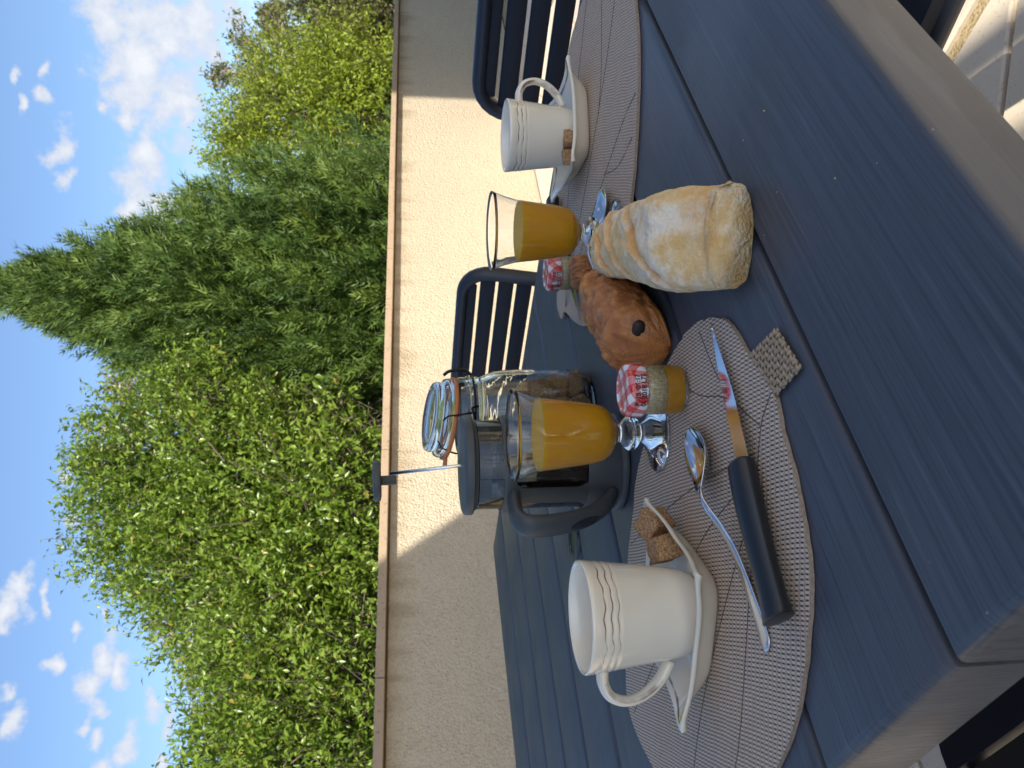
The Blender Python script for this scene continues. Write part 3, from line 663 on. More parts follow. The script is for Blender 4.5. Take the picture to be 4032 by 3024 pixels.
# ------------------------------------------------------------------ sugar
def sugar_mesh(seed, size, sq=.55, amp=.16):
    bm = bmesh.new(); bmesh.ops.create_cube(bm, size=2); bmesh.ops.subdivide_edges(bm, edges=bm.edges[:], cuts=9, use_grid_fill=True)
    o = Vector((seed*7.3, seed*3.1, seed*1.7)); r = random.Random(seed); sx, sy, sz = (r.uniform(.85, 1.1) for _ in range(3))
    for v in bm.verts:
        p = v.co.copy(); s = p.normalized()*1.25; q = p.lerp(s, sq)
        d = 1+amp*noise.fractal(q*1.3+o, 1, 2, 3)+.05*noise.fractal(q*5+o, 1, 2, 2)
        v.co = Vector((q.x*sx, q.y*sy, q.z*sz))*d*size/2
    bmesh.ops.recalc_face_normals(bm, faces=bm.faces); me = bpy.data.meshes.new('sugar_lump'); bm.to_mesh(me); bm.free(); return me
def put_sugar(me, loc, rot, label, group):
    o = link_mesh('sugar_lump', me, M['sugar']); o.location = loc; o.rotation_euler = rot; tag(o, label, 'sugar lump', group); return o
g = 'brown sugar lumps on saucers'
put_sugar(sugar_mesh(3, .0225, .14, .07), (-.1370, .687, TT+.0240), (.10, -.22, .35), 'rough brown sugar lump resting against the cup by the spoon', g)
put_sugar(sugar_mesh(5, .0215, .16, .08), (-.1205, .706, TT+.0255), (.30, -.35, .9), 'rough brown sugar lump in the saucer corner tip by the glass stem', g)
put_sugar(sugar_mesh(8, .0185, .14, .07), (.2925, 1.0180, TT+.0270), (-.18, .1, .25), 'pale crumbly brown sugar lump in front of the cup near the chairs', g)
put_sugar(sugar_mesh(9, .0180, .14, .07), (.2740, 1.0225, TT+.0275), (-.1, -.12, -.2), 'darker brown sugar lump in the saucer of the cup near the chairs', g)

# ------------------------------------------------------------------ goblets with orange juice
def build_goblet():
    g = empty('stemmed_glass')
    outer = [(0, 0), (.0345, 0), (.0362, .0008), (.0364, .0019), (.0350, .0028), (.0250, .0048), (.0165, .0078), (.0120, .0112), (.0098, .0142), (.0080, .0165), (.0088, .0182), (.0132, .0205), (.0160, .0238), (.0164, .0262), (.0155, .0292), (.0122, .0326), (.0090, .0350), (.0082, .0378), (.0098, .0405), (.0150, .0428),
             (.0210, .0468), (.0246, .0520), (.0262, .0570), (.0277, .0655), (.0294, .0790), (.0312, .0940), (.0329, .1090), (.0360, .1210), (.0398, .1310), (.0412, .1345)]
    inner = [(.0410, .1351), (.0406, .1349), (.0392, .1310), (.0353, .1210), (.0320, .1090), (.0303, .0940), (.0285, .0790), (.0267, .0655), (.0251, .0570), (.0232, .0530), (.0192, .0488), (.010, .0462), (0, .0455)]
    bm_obj('glass_bowl', lathe(outer+inner, 72), M['glass'], g)
    return g
def add_juice(g, level):
    inner = [(0, .0453), (.010, .0460), (.0194, .0486), (.0234, .0528), (.0253, .0568), (.0269, .0653), (.0287, .0788), (.0305, .0938), (.0322, .1088), (.0353, .1208)]
    prof = [p for p in inner if p[1] < level]; a = [p for p in inner if p[1] >= level][0]; b = prof[-1]; k = (level-b[1])/(a[1]-b[1]); r = b[0]+(a[0]-b[0])*k
    prof += [(r, level), (r-.0015, level-.0004), (r-.004, level-.0006), (0, level-.0006)]
    sharp(bm_obj('orange_juice', lathe(prof, 72), M['juice'], g), 50)
g1 = build_goblet(); add_juice(g1, .1115); g1.location = (-.0455, .7620, MZ+.0005); tag(g1, 'stemmed glass of orange juice standing in front of the coffee press', 'glass', 'stemmed juice glasses')
g2 = build_goblet(); add_juice(g2, .1060); g2.location = (.1610, .9000, MZ+.0005); tag(g2, 'stemmed glass of orange juice standing behind the loaf', 'glass', 'stemmed juice glasses')

# ------------------------------------------------------------------ coffee press
def build_press():
    p = empty('coffee_press', (-.0853, .914, TT), R(232))       # local +X points towards the handle
    tag(p, 'dark grey plunger coffee press with black coffee and loop handle', 'coffee press')
    # base
    bm = lathe([(0, .0008), (.0500, .0008), (.0522, .002), (.0525, .0065), (.0512, .0085), (.0500, .0090), (.0498, .0140), (.0476, .0145), (.0476, .0105), (0, .0105)], 72); sharp(bm_obj('base', bm, M['plastic'], p), 40)
    # cage with window openings: wide panels at the base that sweep up into struts, and a collar
    bm = lathe([(.0479, .0100), (.0503, .0100), (.0506, .028), (.0505, .0420), (.0500, .0440), (.0485, .0440), (.0479, .0420)], 72, close=True); sharp(bm_obj('cup', bm, M['plastic'], p), 40)
    def cage(c_, narrow, r0=.0479, r1=.0502, nz=26, nt=16):
        bm = bmesh.new(); G = {}
        for k in (0, 1):
            for i in range(nz+1):
                z = .042+(.1200-.042)*i/nz; fl = max(0, 1-(z-.042)/.014)**2*.16+max(0, (z-.108)/.012)**2*.14
                for j in range(nt+1):
                    th = c_+(narrow+fl)*(2*j/nt-1); r = (r0, r1)[k]; G[k, i, j] = bm.verts.new((r*math.cos(th), r*math.sin(th), z))
        for i in range(nz):
            for j in range(nt):
                bm.faces.new((G[1, i, j], G[1, i, j+1], G[1, i+1, j+1], G[1, i+1, j])); bm.faces.new((G[0, i, j], G[0, i+1, j], G[0, i+1, j+1], G[0, i, j+1]))
            for j in (0, nt): bm.faces.new((G[0, i, j], G[1, i, j], G[1, i+1, j], G[0, i+1, j]))
        for j in range(nt):
            for i in (0, nz): bm.faces.new((G[0, i, j], G[0, i, j+1], G[1, i, j+1], G[1, i, j]))
        return bm
    for cdeg, nw in ((0, .21), (120, .21), (240, .21)): sharp(bm_obj('strut', cage(R(cdeg), nw), M['plastic'], p), 40)
    bm = lathe([(.0479, .1180), (.0506, .1180), (.0510, .1190), (.0510, .1300), (.0506, .1312), (.0479, .1312)], 72, close=True); sharp(bm_obj('collar', bm, M['plastic'], p), 40)
    # glass beaker and coffee
    bm = lathe([(0, .0112), (.0440, .0112), (.0470, .0145), (.0474, .020), (.0474, .1560), (.0470, .1570), (.0464, .1570), (.0459, .1560), (.0459, .020), (.0440, .0140), (0, .0135)], 72); bm_obj('beaker', bm, M['glass'], p)
    bm = lathe([(0, .0136), (.0438, .0139), (.0460, .020), (.0460, .1080), (.0450, .1074), (0, .1074)], 72); sharp(bm_obj('coffee', bm, M['coffee'], p), 50)
    # lid with inner skirt, rod, knob
    bm = lathe([(0, .1725), (.0100, .1725), (.0490, .1712), (.0520, .1700), (.0530, .1680), (.0530, .1620), (.0518, .1605), (.0485, .1602), (.0478, .1572), (.0450, .1570), (.0446, .1430), (.0432, .1430), (.0432, .1585), (0, .1590)], 72); sharp(bm_obj('lid', bm, M['plastic'], p), 35)
    tilt = Vector((.0040, -.0062, 0))
    bm = tube([Vector((0, 0, .16)), Vector((0, 0, .172))+tilt*.1, Vector((0, 0, .246))+tilt], .0019, 12); bm_obj('rod', bm, M['brushed'], p)
    bm = lathe([(0, .2400), (.0048, .2400), (.0050, .2410), (.0050, .2555), (.0170, .2558), (.0208, .2568), (.0213, .2585), (.0213, .2620), (.0205, .2636), (.0120, .2645), (0, .2646)], 48); k = sharp(bm_obj('knob', bm, M['plastic'], p), 35); k.location = tilt; k.rotation_euler = (-tilt.y*.0, .04, 0)
    # handle loop
    H = spline([(.0480, 0, .1210), (.0620, 0, .1218), (.0780, 0, .1212), (.0880, 0, .1150), (.0905, 0, .1000), (.0880, 0, .0760), (.0800, 0, .0500), (.0660, 0, .0290), (.0490, 0, .0170)], 46)
    bm = tube(H, [.0066+.0016*math.sin(math.pi*i/45) for i in range(46)], 20, flat=1.7, up=Vector((1, 0, 0))); h = bm_obj('handle', bm, M['plastic'], p)
    H2 = spline([(.0930, 0, .0780), (.0890, 0, .0640), (.0815, 0, .0450), (.0700, 0, .0285)], 24)
    bm = tube(H2, [.0015+.0042*math.sin(math.pi*i/23) for i in range(24)], 12, flat=1.5, up=Vector((1, 0, 0))); bm_obj('thumb_groove', bm, M['black_handle'], h)
build_press()

# ------------------------------------------------------------------ clip-top sugar jar
JX, JY = -.0375, 1.052
def build_jar():
    j = empty('clip_top_jar', (JX, JY, TT), R(200)); tag(j, 'clip-top glass storage jar with orange rubber seal half full of sugar lumps', 'jar')
    out = [(0, .0022), (.034, .0016), (.040, .0002), (.0470, .0006), (.0520, .0050), (.0545, .0130), (.0552, .030), (.0552, .090), (.0546, .108), (.0525, .121), (.0485, .132), (.0458, .1375), (.0470, .1395), (.0470, .1420), (.0450, .1440), (.0450, .1475), (.0478, .1495), (.0480, .1520), (.0462, .1540), (.0462, .1610), (.0455, .1640)]
    inn = [(.0440, .1645), (.0425, .1630), (.0420, .1380), (.0450, .130), (.0490, .119), (.0505, .106), (.0510, .088), (.0510, .030), (.0500, .015), (.0460, .0085), (.036, .0068), (0, .0075)]
    bm_obj('glass_body', lathe(out+inn, 72), M['jar_glass'], j)
    # lid, tipped open on its hinge
    l = empty('lid', (0, 0, 0)); l.parent = j
    lid = [(0, .0050), (.030, .0055), (.0385, .0040), (.0455, .0030), (.0480, .0045), (.0485, .0090), (.0470, .0125), (.0440, .0140), (.0425, .0165), (.0430, .0215), (.0405, .0250), (.036, .0262), (.0335, .0245), (.030, .0238), (0, .0242)]
    q = bm_obj('glass_lid', lathe(lid, 64), M['jar_glass'], l)
    bm = lathe([(.0400, .0000), (.0495, -.0006), (.0505, .0008), (.0505, .0034), (.0495, .0044), (.0400, .0028)], 64, close=True); bm_obj('rubber_seal', bm, M['rubber'], l)
    bm = box_bm(.046, .060, -.006, .006, -.0002, .0030, .0012, 2); bm_obj('seal_tab', bm, M['rubber'], l)
    wdir = Matrix.Rotation(-j.rotation_euler.z, 3, 'Z')
    ax = wdir @ Vector((.72, -1.0, 0)); ax2 = wdir @ Vector((0, 1, 0))
    l.rotation_mode = 'QUATERNION'
    tq = Matrix.Rotation(R(8.5), 3, wdir @ Vector((0, 1, 0))) @ Matrix.Rotation(R(7), 3, wdir @ Vector((1, 0, 0)))
    l.rotation_quaternion = tq.to_quaternion(); l.location = (wdir @ Vector((-.004, -.003, 0)))+Vector((0, 0, .1738))
    # wire bail: ring round the neck, clip arms over the lid
    ring = [Vector((.0482*math.cos(a), .0482*math.sin(a), .1462)) for a in np.linspace(0, 2*math.pi, 61)]
    bm_obj('neck_wire', tube(ring, .0012, 8, caps=False), M['wire'], j)
    f = wdir @ Vector((0, -1, 0)); sd = wdir @ Vector((1, 0, 0))
    def W(a, b, c): return sd*a+f*b+Vector((0, 0, c))
    bm_obj('clip_arm', tube(spline([W(.004, .0485, .146), W(.004, .0530, .155), W(.002, .0545, .168), W(.001, .0535, .178), W(-.004, .0495, .184)], 24), .0011, 8), M['wire'], j)
    bm_obj('clip_lever', tube(spline([W(.012, .0495, .143), W(.010, .0525, .150), W(.002, .0540, .1485), W(-.010, .0525, .1465), W(-.012, .0500, .140)], 24), .0015, 8), M['wire'], j)
    bm_obj('clip_arm', tube(spline([W(-.040, .0290, .146), W(-.044, .0320, .158), W(-.043, .0330, .172), W(-.036, .0340, .184), W(-.028, .0380, .190)], 24), .0011, 8), M['wire'], j)
    bm_obj('hinge', tube(spline([W(.048, 0, .145), W(.055, 0, .155), W(.054, 0, .172), W(.049, 0, .180)], 20), .0020, 8), M['wire'], j)
    # lumps inside
    r = random.Random(12); placed = []
    ms = [sugar_mesh(20+k, .0265, .72) for k in range(6)]
    for z, n, rad in ((.0210, 6, .0365), (.0220, 1, .0), (.0405, 6, .0358), (.0430, 1, 0), (.0585, 5, .0352), (.0615, 1, .002), (.0735, 3, .030)):
        a0 = r.uniform(0, 6)
        for k in range(n):
            a = a0+2*math.pi*k/max(n, 1)+r.uniform(-.08, .08); rr = rad*(1+r.uniform(-.05, .01))
            put_sugar(ms[r.randrange(6)], (JX+rr*math.cos(a), JY+rr*math.sin(a), TT+z+r.uniform(-.002, .002)), (r.uniform(0, 6), r.uniform(0, 6), r.uniform(0, 6)), 'rough brown sugar lump inside the clip-top glass jar', 'sugar lumps in the jar')
build_jar()

# ------------------------------------------------------------------ jam jars
def wrap_text(txt, size, r, z, parent, ang0, name):
    cu = bpy.data.curves.new('t', 'FONT'); cu.body = txt; cu.size = size; cu.align_x = 'CENTER'; cu.align_y = 'CENTER'; cu.extrude = 0; cu.offset = .00020
    o = bpy.data.objects.new('t', cu); col.objects.link(o); bpy.context.view_layer.update()
    me = bpy.data.meshes.new_from_object(o.evaluated_get(bpy.context.evaluated_depsgraph_get())); bpy.data.objects.remove(o); bpy.data.curves.remove(cu)
    for v in me.vertices:
        a = ang0+v.co.x/r; v.co = (r*math.cos(a), r*math.sin(a), z+v.co.y)
    me.materials.clear(); link_mesh(name, me, M['ink'], parent)
def build_jam(loc, rz, label, level, text_ang):
    j = empty('jam_jar', loc, rz); tag(j, label, 'jam jar', 'small jam jars with gingham lids')
    out = [(0, .0010), (.0165, .0004), (.0185, .0010), (.0198, .0030), (.0203, .0060), (.0206, .020), (.0207, .0300), (.0203, .0335), (.0196, .0360), (.0196, .0440)]
    inn = [(.0180, .0440), (.0180, .0360), (.0190, .0320), (.0192, .020), (.0190, .0060), (.0180, .0035), (0, .0030)]
    bm_obj('glass', lathe(out+inn, 40), M['jam_glass'], j)
    bm = lathe([(0, .0031), (.0181, .0036), (.0191, .0060), (.0193, .020 if level > .020 else level), (.0193, level), (0, level)], 40); sharp(bm_obj('apricot_jam', bm, M['jam'], j), 50)
    bm = lathe([(.0193, level+.0004), (.0191, .0320), (.0181, .0360), (.0178, .0360), (.0187, .0320), (.0188, level+.0004)], 40, close=True); bm_obj('jam_residue', bm, M['smear'], j)
    bm = lathe([(.0213, .0365), (.0222, .0360), (.0227, .0372), (.0227, .0400), (.0224, .0440), (.0223, .0475), (.0215, .0502), (.0195, .0517), (.0170, .0522), (.0160, .0512), (0, .0512), (0, .0500), (.0160, .0500), (.0205, .0490), (.0213, .0440)], 56, close=False)
    l = sharp(bm_obj('lid', bm, M['gingham'], j), 45)
    # best-before print round the skirt
    wrap_text('B: 15  06:17', .0056, .0231, .0447, l, text_ang, 'print'); wrap_text('01 2018 L72', .0056, .0231, .0396, l, text_ang, 'print')
    return j
build_jam((-.0060, .6960, MZ), R(24), 'small jam jar with red gingham lid beside the pastry and stemmed glass', .0185, R(-90-24))
build_jam((.1350, 1.036, MZ), R(52), 'small jam jar with red gingham lid behind the pastry', .0185, R(-90-52-38))

# ------------------------------------------------------------------ bread and pastries
def loaf(name, axis, width, height, nu, nv, shape, mat_, attrs, caps_round=True):
    """axis: list of Vectors on the table; shape(u, th) -> (radial scale, dict of attrs)"""
    P = spline(axis, nu+1); V = []; A = {k: [] for k in attrs}; F = []
    for i in range(nu+1):
        u = i/nu; t = (P[min(i+1, nu)]-P[max(i-1, 0)]).normalized(); n = Vector((-t.y, t.x, 0))
        for j in range(nv):
            th = 2*math.pi*j/nv; off, at = shape(u, th)
            c, s = math.cos(th), math.sin(th)
            yy = n*(c*width/2*off[0]); zz = height*off[1]*(s*off[2]+1)/2
            V.append(P[i]+yy+Vector((0, 0, max(.0004, zz)))+t*off[3]); [A[k].append(at[k]) for k in attrs]
    for i in range(nu):
        for j in range(nv): F.append((i*nv+j, i*nv+(j+1) % nv, (i+1)*nv+(j+1) % nv, (i+1)*nv+j))
    me = np_mesh(name, [tuple(v) for v in V], F, A)
    bm = bmesh.new(); bm.from_mesh(me); bm.verts.ensure_lookup_table()
    bm.faces.new([bm.verts[j] for j in range(nv)][::-1]); bm.faces.new([bm.verts[nu*nv+j] for j in range(nv)])
    bmesh.ops.recalc_face_normals(bm, faces=bm.faces); bm.to_mesh(me); bm.free()
    return link_mesh(name, me, mat_)
def bread_shape(u, th):
    x = u*.30; c, s = math.cos(th), math.sin(th); p = Vector((x*9, c*1.0, s*1.0))
    far = max(0, (u-.86)/.14); env = math.sqrt(max(0.02, 1-far**2.3))
    ramp = min(1, max(0, (u-.035)/.16)); ramp = ramp*ramp*(3-2*ramp)
    lump = .10*noise.noise(p*.9+Vector((1, 7, 3)))+.07*noise.noise(p*2.3)+.035*noise.noise(p*6)+.018*noise.noise(p*15)
    w = env*(1+lump+.03*math.sin(u*11))*(1-.34*max(0, u-.30)/.70); h = env*(.56+.44*ramp)*(1+.8*lump)*(1-.20*max(0, u-.45)/.55)
    h -= .07*math.exp(-((u-.040)/.010)**2)*(1 if s > 0 else 0)          # crease behind the pinched end
    crust = 0; flour = .50+.55*noise.noise(p*1.1+Vector((9, 2, 1)))
    for u0, sl, dp in ((.30, .17, 1.0), (.50, .13, .8), (.71, .16, 1.0)):
        wob = .020*noise.noise(p*2.1+Vector((u0*30, 0, 0)))+.008*noise.noise(p*7)
        k = (u-u0-sl*(th-math.pi*.5)/1.2+wob)/.022
        win = max(0, 1-abs(th-math.pi*.5)/1.25)**.5
        if abs(k) < 4 and win > 0:
            lip = math.exp(-((k-1.0)**2)/.5); cut = math.exp(-((k+.3)**2)/.5)
            h += win*dp*(.050*lip-.065*cut); w += (1-win)*.03*lip; crust = max(crust, win*dp*(math.exp(-((k+.2)**2)/1.6)*(.85+.7*noise.noise(p*5)))); flour -= .30*cut*win
    flour += .30*(abs(c)**3)*ramp-.15*(1-ramp); crust = max(crust, .30*(1-ramp)*(.5+noise.noise(p*3)))
    if s < -.6: crust = max(crust, .3)
    sq = (abs(c)**3.4+abs(s)**3.4)**(-1/3.4); m_ = 1+(sq-1)*.72
    out = .005*noise.noise(Vector((c*2, s*2, 3)))*(1-ramp)
    return (w*m_, h, m_, out), {'crust': max(0, min(1, crust)), 'flour': max(0, min(1, flour))}
BA = [Vector((.0995, .560, TT)), Vector((.1060, .63, TT)), Vector((.1200, .72, TT)), Vector((.1270, .79, TT)), Vector((.1310, .862, TT))]
br = loaf('bread_loaf', BA, .071, .058, 150, 90, bread_shape, M['crust'], ('crust', 'flour')); tag(br, 'floury white bread loaf with slashed crust lying on the bare boards', 'bread')
def pastry_shape_factory(seed, choc=True):
    o = Vector((seed, seed*2, 0))
    def f(u, th):
        c, s = math.cos(th), math.sin(th); p = Vector((u*3.2, c*.9, s*.9))+o
        e = abs(u-.5)*2; env = (max(0.0, 1-max(0, (e-.66)/.34)**2.4))**.5; env = max(.12, env)
        fl = noise.fractal(Vector((u*9, th*1.6, 0))+o, 1, 2, 4); cell = noise.noise(Vector((u*14+.6*math.sin(th*3), th*2.6, 1))+o)
        ridge = abs(noise.noise(Vector((u*7, th*3.2, 2))+o))
        roll = .06*math.cos(2*(th-math.pi/2))+.035*math.sin(3*th+1.2)
        k = env*(1+.016*math.sin(u*44+2.2*math.sin(2*th)+5*noise.noise(Vector((u*4, c, s))+o))+.055*fl+.06*cell-.05*max(0, .18-ridge)/.18+roll)
        sq = (abs(c)**2.7+abs(s)**2.7)**(-1/2.7)
        k *= 1+(sq-1)*.5
        return (k, k, 1.0, 0), {'flake': max(0, min(1, .5+.5*fl+.5*cell-.6*max(0, .16-ridge)/.16)), 'choc': 0.0}
    return f
PA = [Vector((.0300, .734, TT)), Vector((.0530, .779, TT)), Vector((.0745, .826, TT)), Vector((.0930, .870, TT))]
pa = loaf('chocolate_pastry', PA, .073, .052, 110, 90, pastry_shape_factory(2.7), M['pastry'], ('flake', 'choc')); tag(pa, 'glossy brown chocolate pastry beside the jam jar, two chocolate ends showing', 'pastry', 'chocolate pastries')
M['choc'] = mat('dark_chocolate', (.020, .010, .007), .6)
for dx, dz, rr in ((-.016, .030, .0062), (.0135, .0145, .0056)):
    d = (PA[0]-PA[1]).normalized(); n = Vector((-d.y, d.x, 0)); c0 = PA[0]+n*(-dx)+Vector((0, 0, dz))-d*.0058
    bm = tube([c0-d*.02, c0+d*.0005, c0+d*.0022], [rr, rr, rr*.75], 12, flat=1.35, up=Vector((0, 0, 1))); q = bm_obj('chocolate_stick', bm, M['choc'], pa)
pb = loaf('chocolate_pastry', [Vector((.112, .984, MZ)), Vector((.130, .988, MZ)), Vector((.150, .990, MZ))], .036, .030, 60, 60, pastry_shape_factory(8.1), M['pastry'], ('flake', 'choc')); tag(pb, 'small brown pastry end peeping out between loaf and stemmed glass', 'pastry', 'chocolate pastries')

# ------------------------------------------------------------------ cutlery
def build_spoon(path, up_profile, loc_z, label):
    s = empty('spoon', (path[0][0], path[0][1], loc_z)); o0 = Vector((path[0][0], path[0][1], 0)); tag(s, label, 'spoon', 'steel spoons')
    P = [Vector((x, y, 0))-o0 for x, y in path]; C = spline(P, 81)
    Ls = [0]
    for a, b in zip(C[:-1], C[1:]): Ls.append(Ls[-1]+(b-a).length)
    T = Ls[-1]; bowl = .335; V = []; F = []; nw = 12
    for layer in (0, 1):
        for i, p in enumerate(C):
            u = Ls[i]/T; d = (C[min(i+1, 80)]-C[max(i-1, 0)]).normalized(); n = Vector((-d.y, d.x, 0))
            if u < bowl:
                k = u/bowl; w = .0205*math.sqrt(max(0.0, 1-((k-.47)/(.47 if k < .47 else .60))**2)); w = max(w, .0026 if k > .5 else .0006); dep = .0078*math.sin(math.pi*min(1, k*1.02))**.8
            else:
                k = (u-bowl)/(1-bowl); w = .0030+.0048*k**1.6; dep = 0; 
                if k > .93: w *= math.sqrt(max(.05, 1-((k-.93)/.07)**2))
                if k < .12: w = .0026+.0006*k
            zc = .0085+.011*math.exp(-((u-.40)/.13)**2)-.0070*max(0, (u-.55))/.45 if u > .18 else .0085+.011*math.exp(-((.18-.40)/.13)**2)*(u/.18)
            zc = max(.0030, zc)
            for j in range(nw+1):
                q = j/nw*2-1; z = zc-dep*(1-q*q) if u < bowl else zc-.0009*q*q
                V.append(p+n*(w*q)+Vector((0, 0, z-(.0011 if layer else 0))))
    m_ = nw+1; nn = 81*m_
    for i in range(80):
        for j in range(nw):
            a = i*m_+j; F.append((a, a+1, a+m_+1, a+m_)); F.append((nn+a, nn+a+m_, nn+a+m_+1, nn+a+1))
        for j in (0, nw): a = i*m_+j; F.append((a, a+m_, nn+a+m_, nn+a))
    for j in range(nw):
        for i in (0, 80): a = i*m_+j; F.append((a, a+1, nn+a+1, nn+a))
    me = np_mesh('spoon_body', [tuple(v) for v in V], F); bm = bmesh.new(); bm.from_mesh(me); bmesh.ops.recalc_face_normals(bm, faces=bm.faces); bm.to_mesh(me); bm.free()
    o = link_mesh('steel_body', me, M['steel'], s); zmin = min(v.co.z for v in me.vertices); o.location.z = -zmin
build_spoon([(-.0430, .668), (-.064, .633), (-.089, .601), (-.129, .567), (-.176, .533)], None, MZ, 'polished steel spoon lying bowl up beside the black-handled knife')
build_spoon([(.209, .916), (.190, .936), (.165, .951), (.11, .959), (.045, .962)], None, MZ, 'polished steel spoon half hidden behind the loaf')
def build_knife(tip, end, label, loc_z, wide=.0185):
    tip, end = Vector((*tip, 0)), Vector((*end, 0)); d = (tip-end); ln = d.length; k = empty('knife', (end.x, end.y, loc_z), math.atan2(d.y, d.x)); tag(k, label, 'knife', 'black-handled knives')
    hl = ln*.485
    # blade: spine straight, belly curved to the point; lies flat, wedge section
    n = 40; V = []; F = []
    for i in range(n+1):
        u = i/n; x = hl-.006+u*(ln-hl+.006); e = 1-u
        yb = -wide*.55*(1-max(0, (u-.35)/.65)**2.0*1.0)-.0002; ys = wide*.45*(1-max(0, (u-.80)/.20)**2*.0)-.004*u
        if u > .35: ys = ys*(1-((u-.35)/.65)**2.4)+(-wide*.10)*((u-.35)/.65)**2.4
        yb = yb*(1-((max(0, u-.35))/.65)**2)+(-wide*.10)*(max(0, u-.35)/.65)**2
        z = .0062-.0035*u
        V += [(x, ys, z+.0008), (x, yb, z), (x, ys, z-.0008)]
    for i in range(n):
        a = i*3
        for p, q in ((0, 1), (1, 2), (2, 0)): F.append((a+p, a+q, a+3+q, a+3+p))
    me = np_mesh('blade', V, F); bm = bmesh.new(); bm.from_mesh(me); bmesh.ops.recalc_face_normals(bm, faces=bm.faces); bm.to_mesh(me); bm.free()
    b = link_mesh('blade', me, M['steel'], k, smooth=False); sharp(b, 20)
    H = [(0, 0, .0082), (.004, 0, .0084), (.02, -.0006, .0086), (.05, .0004, .0082), (.08, .0002, .0078), (hl-.008, 0, .0068), (hl, 0, .0064)]
    C = spline(H, 40); rad = []
    for i in range(40):
        u = i/39; r = .0110-.0010*math.sin(u*math.pi*1.0)+.0006*math.cos(u*9)
        if u < .06: r *= math.sqrt(max(.3, 1-((.06-u)/.06)**2))
        if u > .90: r *= 1-.35*((u-.90)/.10)**2
        rad.append(r*.84)
    bm = tube(C, rad, 18, flat=1.42, up=Vector((0, 0, 1))); h = bm_obj('handle', bm, M['black_handle'], k)
    zmin = min(v.co.z for v in h.data.vertices)
    h.location.z = -zmin; b.location.z = -zmin*.4
build_knife((.0430, .621), (-.1455, .4975), 'black-handled kitchen knife lying along the edge of the leaf mat', MZ)
build_knife((.0790, 1.060), (.2570, 1.196), 'black-handled knife half hidden behind the stemmed glass by the far jam jar', MZ)

# ------------------------------------------------------------------ trees beyond the wall
def unit(a): return a/np.maximum(np.linalg.norm(a, axis=-1, keepdims=True), 1e-9)
def leaf_geo(pos, axis, nrm, ln, wd, var, fold=.18):
    """one folded, pointed leaf per row: 4 triangles"""
    n = len(pos); axis = unit(axis); side = unit(np.cross(axis, nrm)); nn = np.cross(side, axis)
    ln = ln[:, None]; wd = wd[:, None]
    b = pos; m1 = pos+axis*ln*.5-nn*ln*.04; tip = pos+axis*ln-nn*ln*.16
    l = pos+axis*ln*.45+side*wd*.5+nn*wd*fold; r = pos+axis*ln*.45-side*wd*.5+nn*wd*fold
    V = np.stack([b, l, m1, r, tip], 1).reshape(-1, 3)
    base = (np.arange(n)*5)[:, None]
    F = np.concatenate([base+np.array([0, 2, 1]), base+np.array([0, 3, 2]), base+np.array([1, 2, 4]), base+np.array([2, 3, 4])], 0)
    return V, F, np.repeat(var, 5)
def twigs_in_blobs(blobs, dens, rg, flat=.85):
    P, D, O = [], [], []
    for (c, r) in blobs:
        c = np.array(c); n = int(dens*r**2.3)
        d = unit(rg.normal(size=(n, 3))); rad = r*(rg.random(n)**.42)*(1+.22*(rg.random(n)-.4))
        q = d*rad[:, None]*np.array([1, 1, flat]); P.append(c+q); D.append(d); O.append(rad/r)
    return np.concatenate(P), np.concatenate(D), np.concatenate(O)
def broadleaf_crown(blobs, dens, leaf, per, rg, upness=.6, twig=.16, wr=.42):
    P, D, O = twigs_in_blobs(blobs, dens, rg)
    ax = unit(D*.8+np.array([0, 0, upness])+rg.normal(size=P.shape)*.35)
    tp = []
    for k in range(per):
        f = (k+.5)/per
        p = P+ax*(f*twig)[..., None] if np.ndim(f) else P+ax*f*twig
        a = unit(ax*.55+rg.normal(size=P.shape)*.75); nm = unit(np.array([0, 0, 1.0])+rg.normal(size=P.shape)*.7+D*.5)
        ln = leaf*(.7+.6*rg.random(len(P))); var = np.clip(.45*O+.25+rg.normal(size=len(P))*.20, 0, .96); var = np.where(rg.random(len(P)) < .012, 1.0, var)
        tp.append((p+rg.normal(size=P.shape)*.012, a, nm, ln, ln*wr*(.85+.3*rg.random(len(P))), var))
    return [np.concatenate(x) for x in zip(*tp)], P, ax
def wiggle_path(a, b, n, amp, rg, sag=0):
    a, b = np.array(a), np.array(b); out = []; L_ = np.linalg.norm(b-a); ph = rg.random(3)*9
    for i in range(n):
        u = i/(n-1); w = math.sin(math.pi*u)
        off = np.array([math.sin(u*5+ph[0]), math.sin(u*6+ph[1]), .6*math.sin(u*5.5+ph[2])])*amp*L_*w
        out.append(Vector(a*(1-u)+b*u+off+np.array([0, 0, sag*w*L_])))
    return out
def tree_root(name, label, base, group='trees and shrubs beyond the wall'):
    e = empty(name, base); tag(e, label, 'tree' if 'tree' in name else 'shrub', group); return e
def shift(V, base): return V-np.array(base)
def add_crown(root, base, geo, mat_, nm='crown'):
    V, F, var = leaf_geo(*geo[:6])
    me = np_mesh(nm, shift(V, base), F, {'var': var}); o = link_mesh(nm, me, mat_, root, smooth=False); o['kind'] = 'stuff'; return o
def ground_of(p): return (p[0], p[1], -.06)
def bl(*L_): return [(tuple(at_y(x, y, Y)), r) for x, y, Y, r in L_]
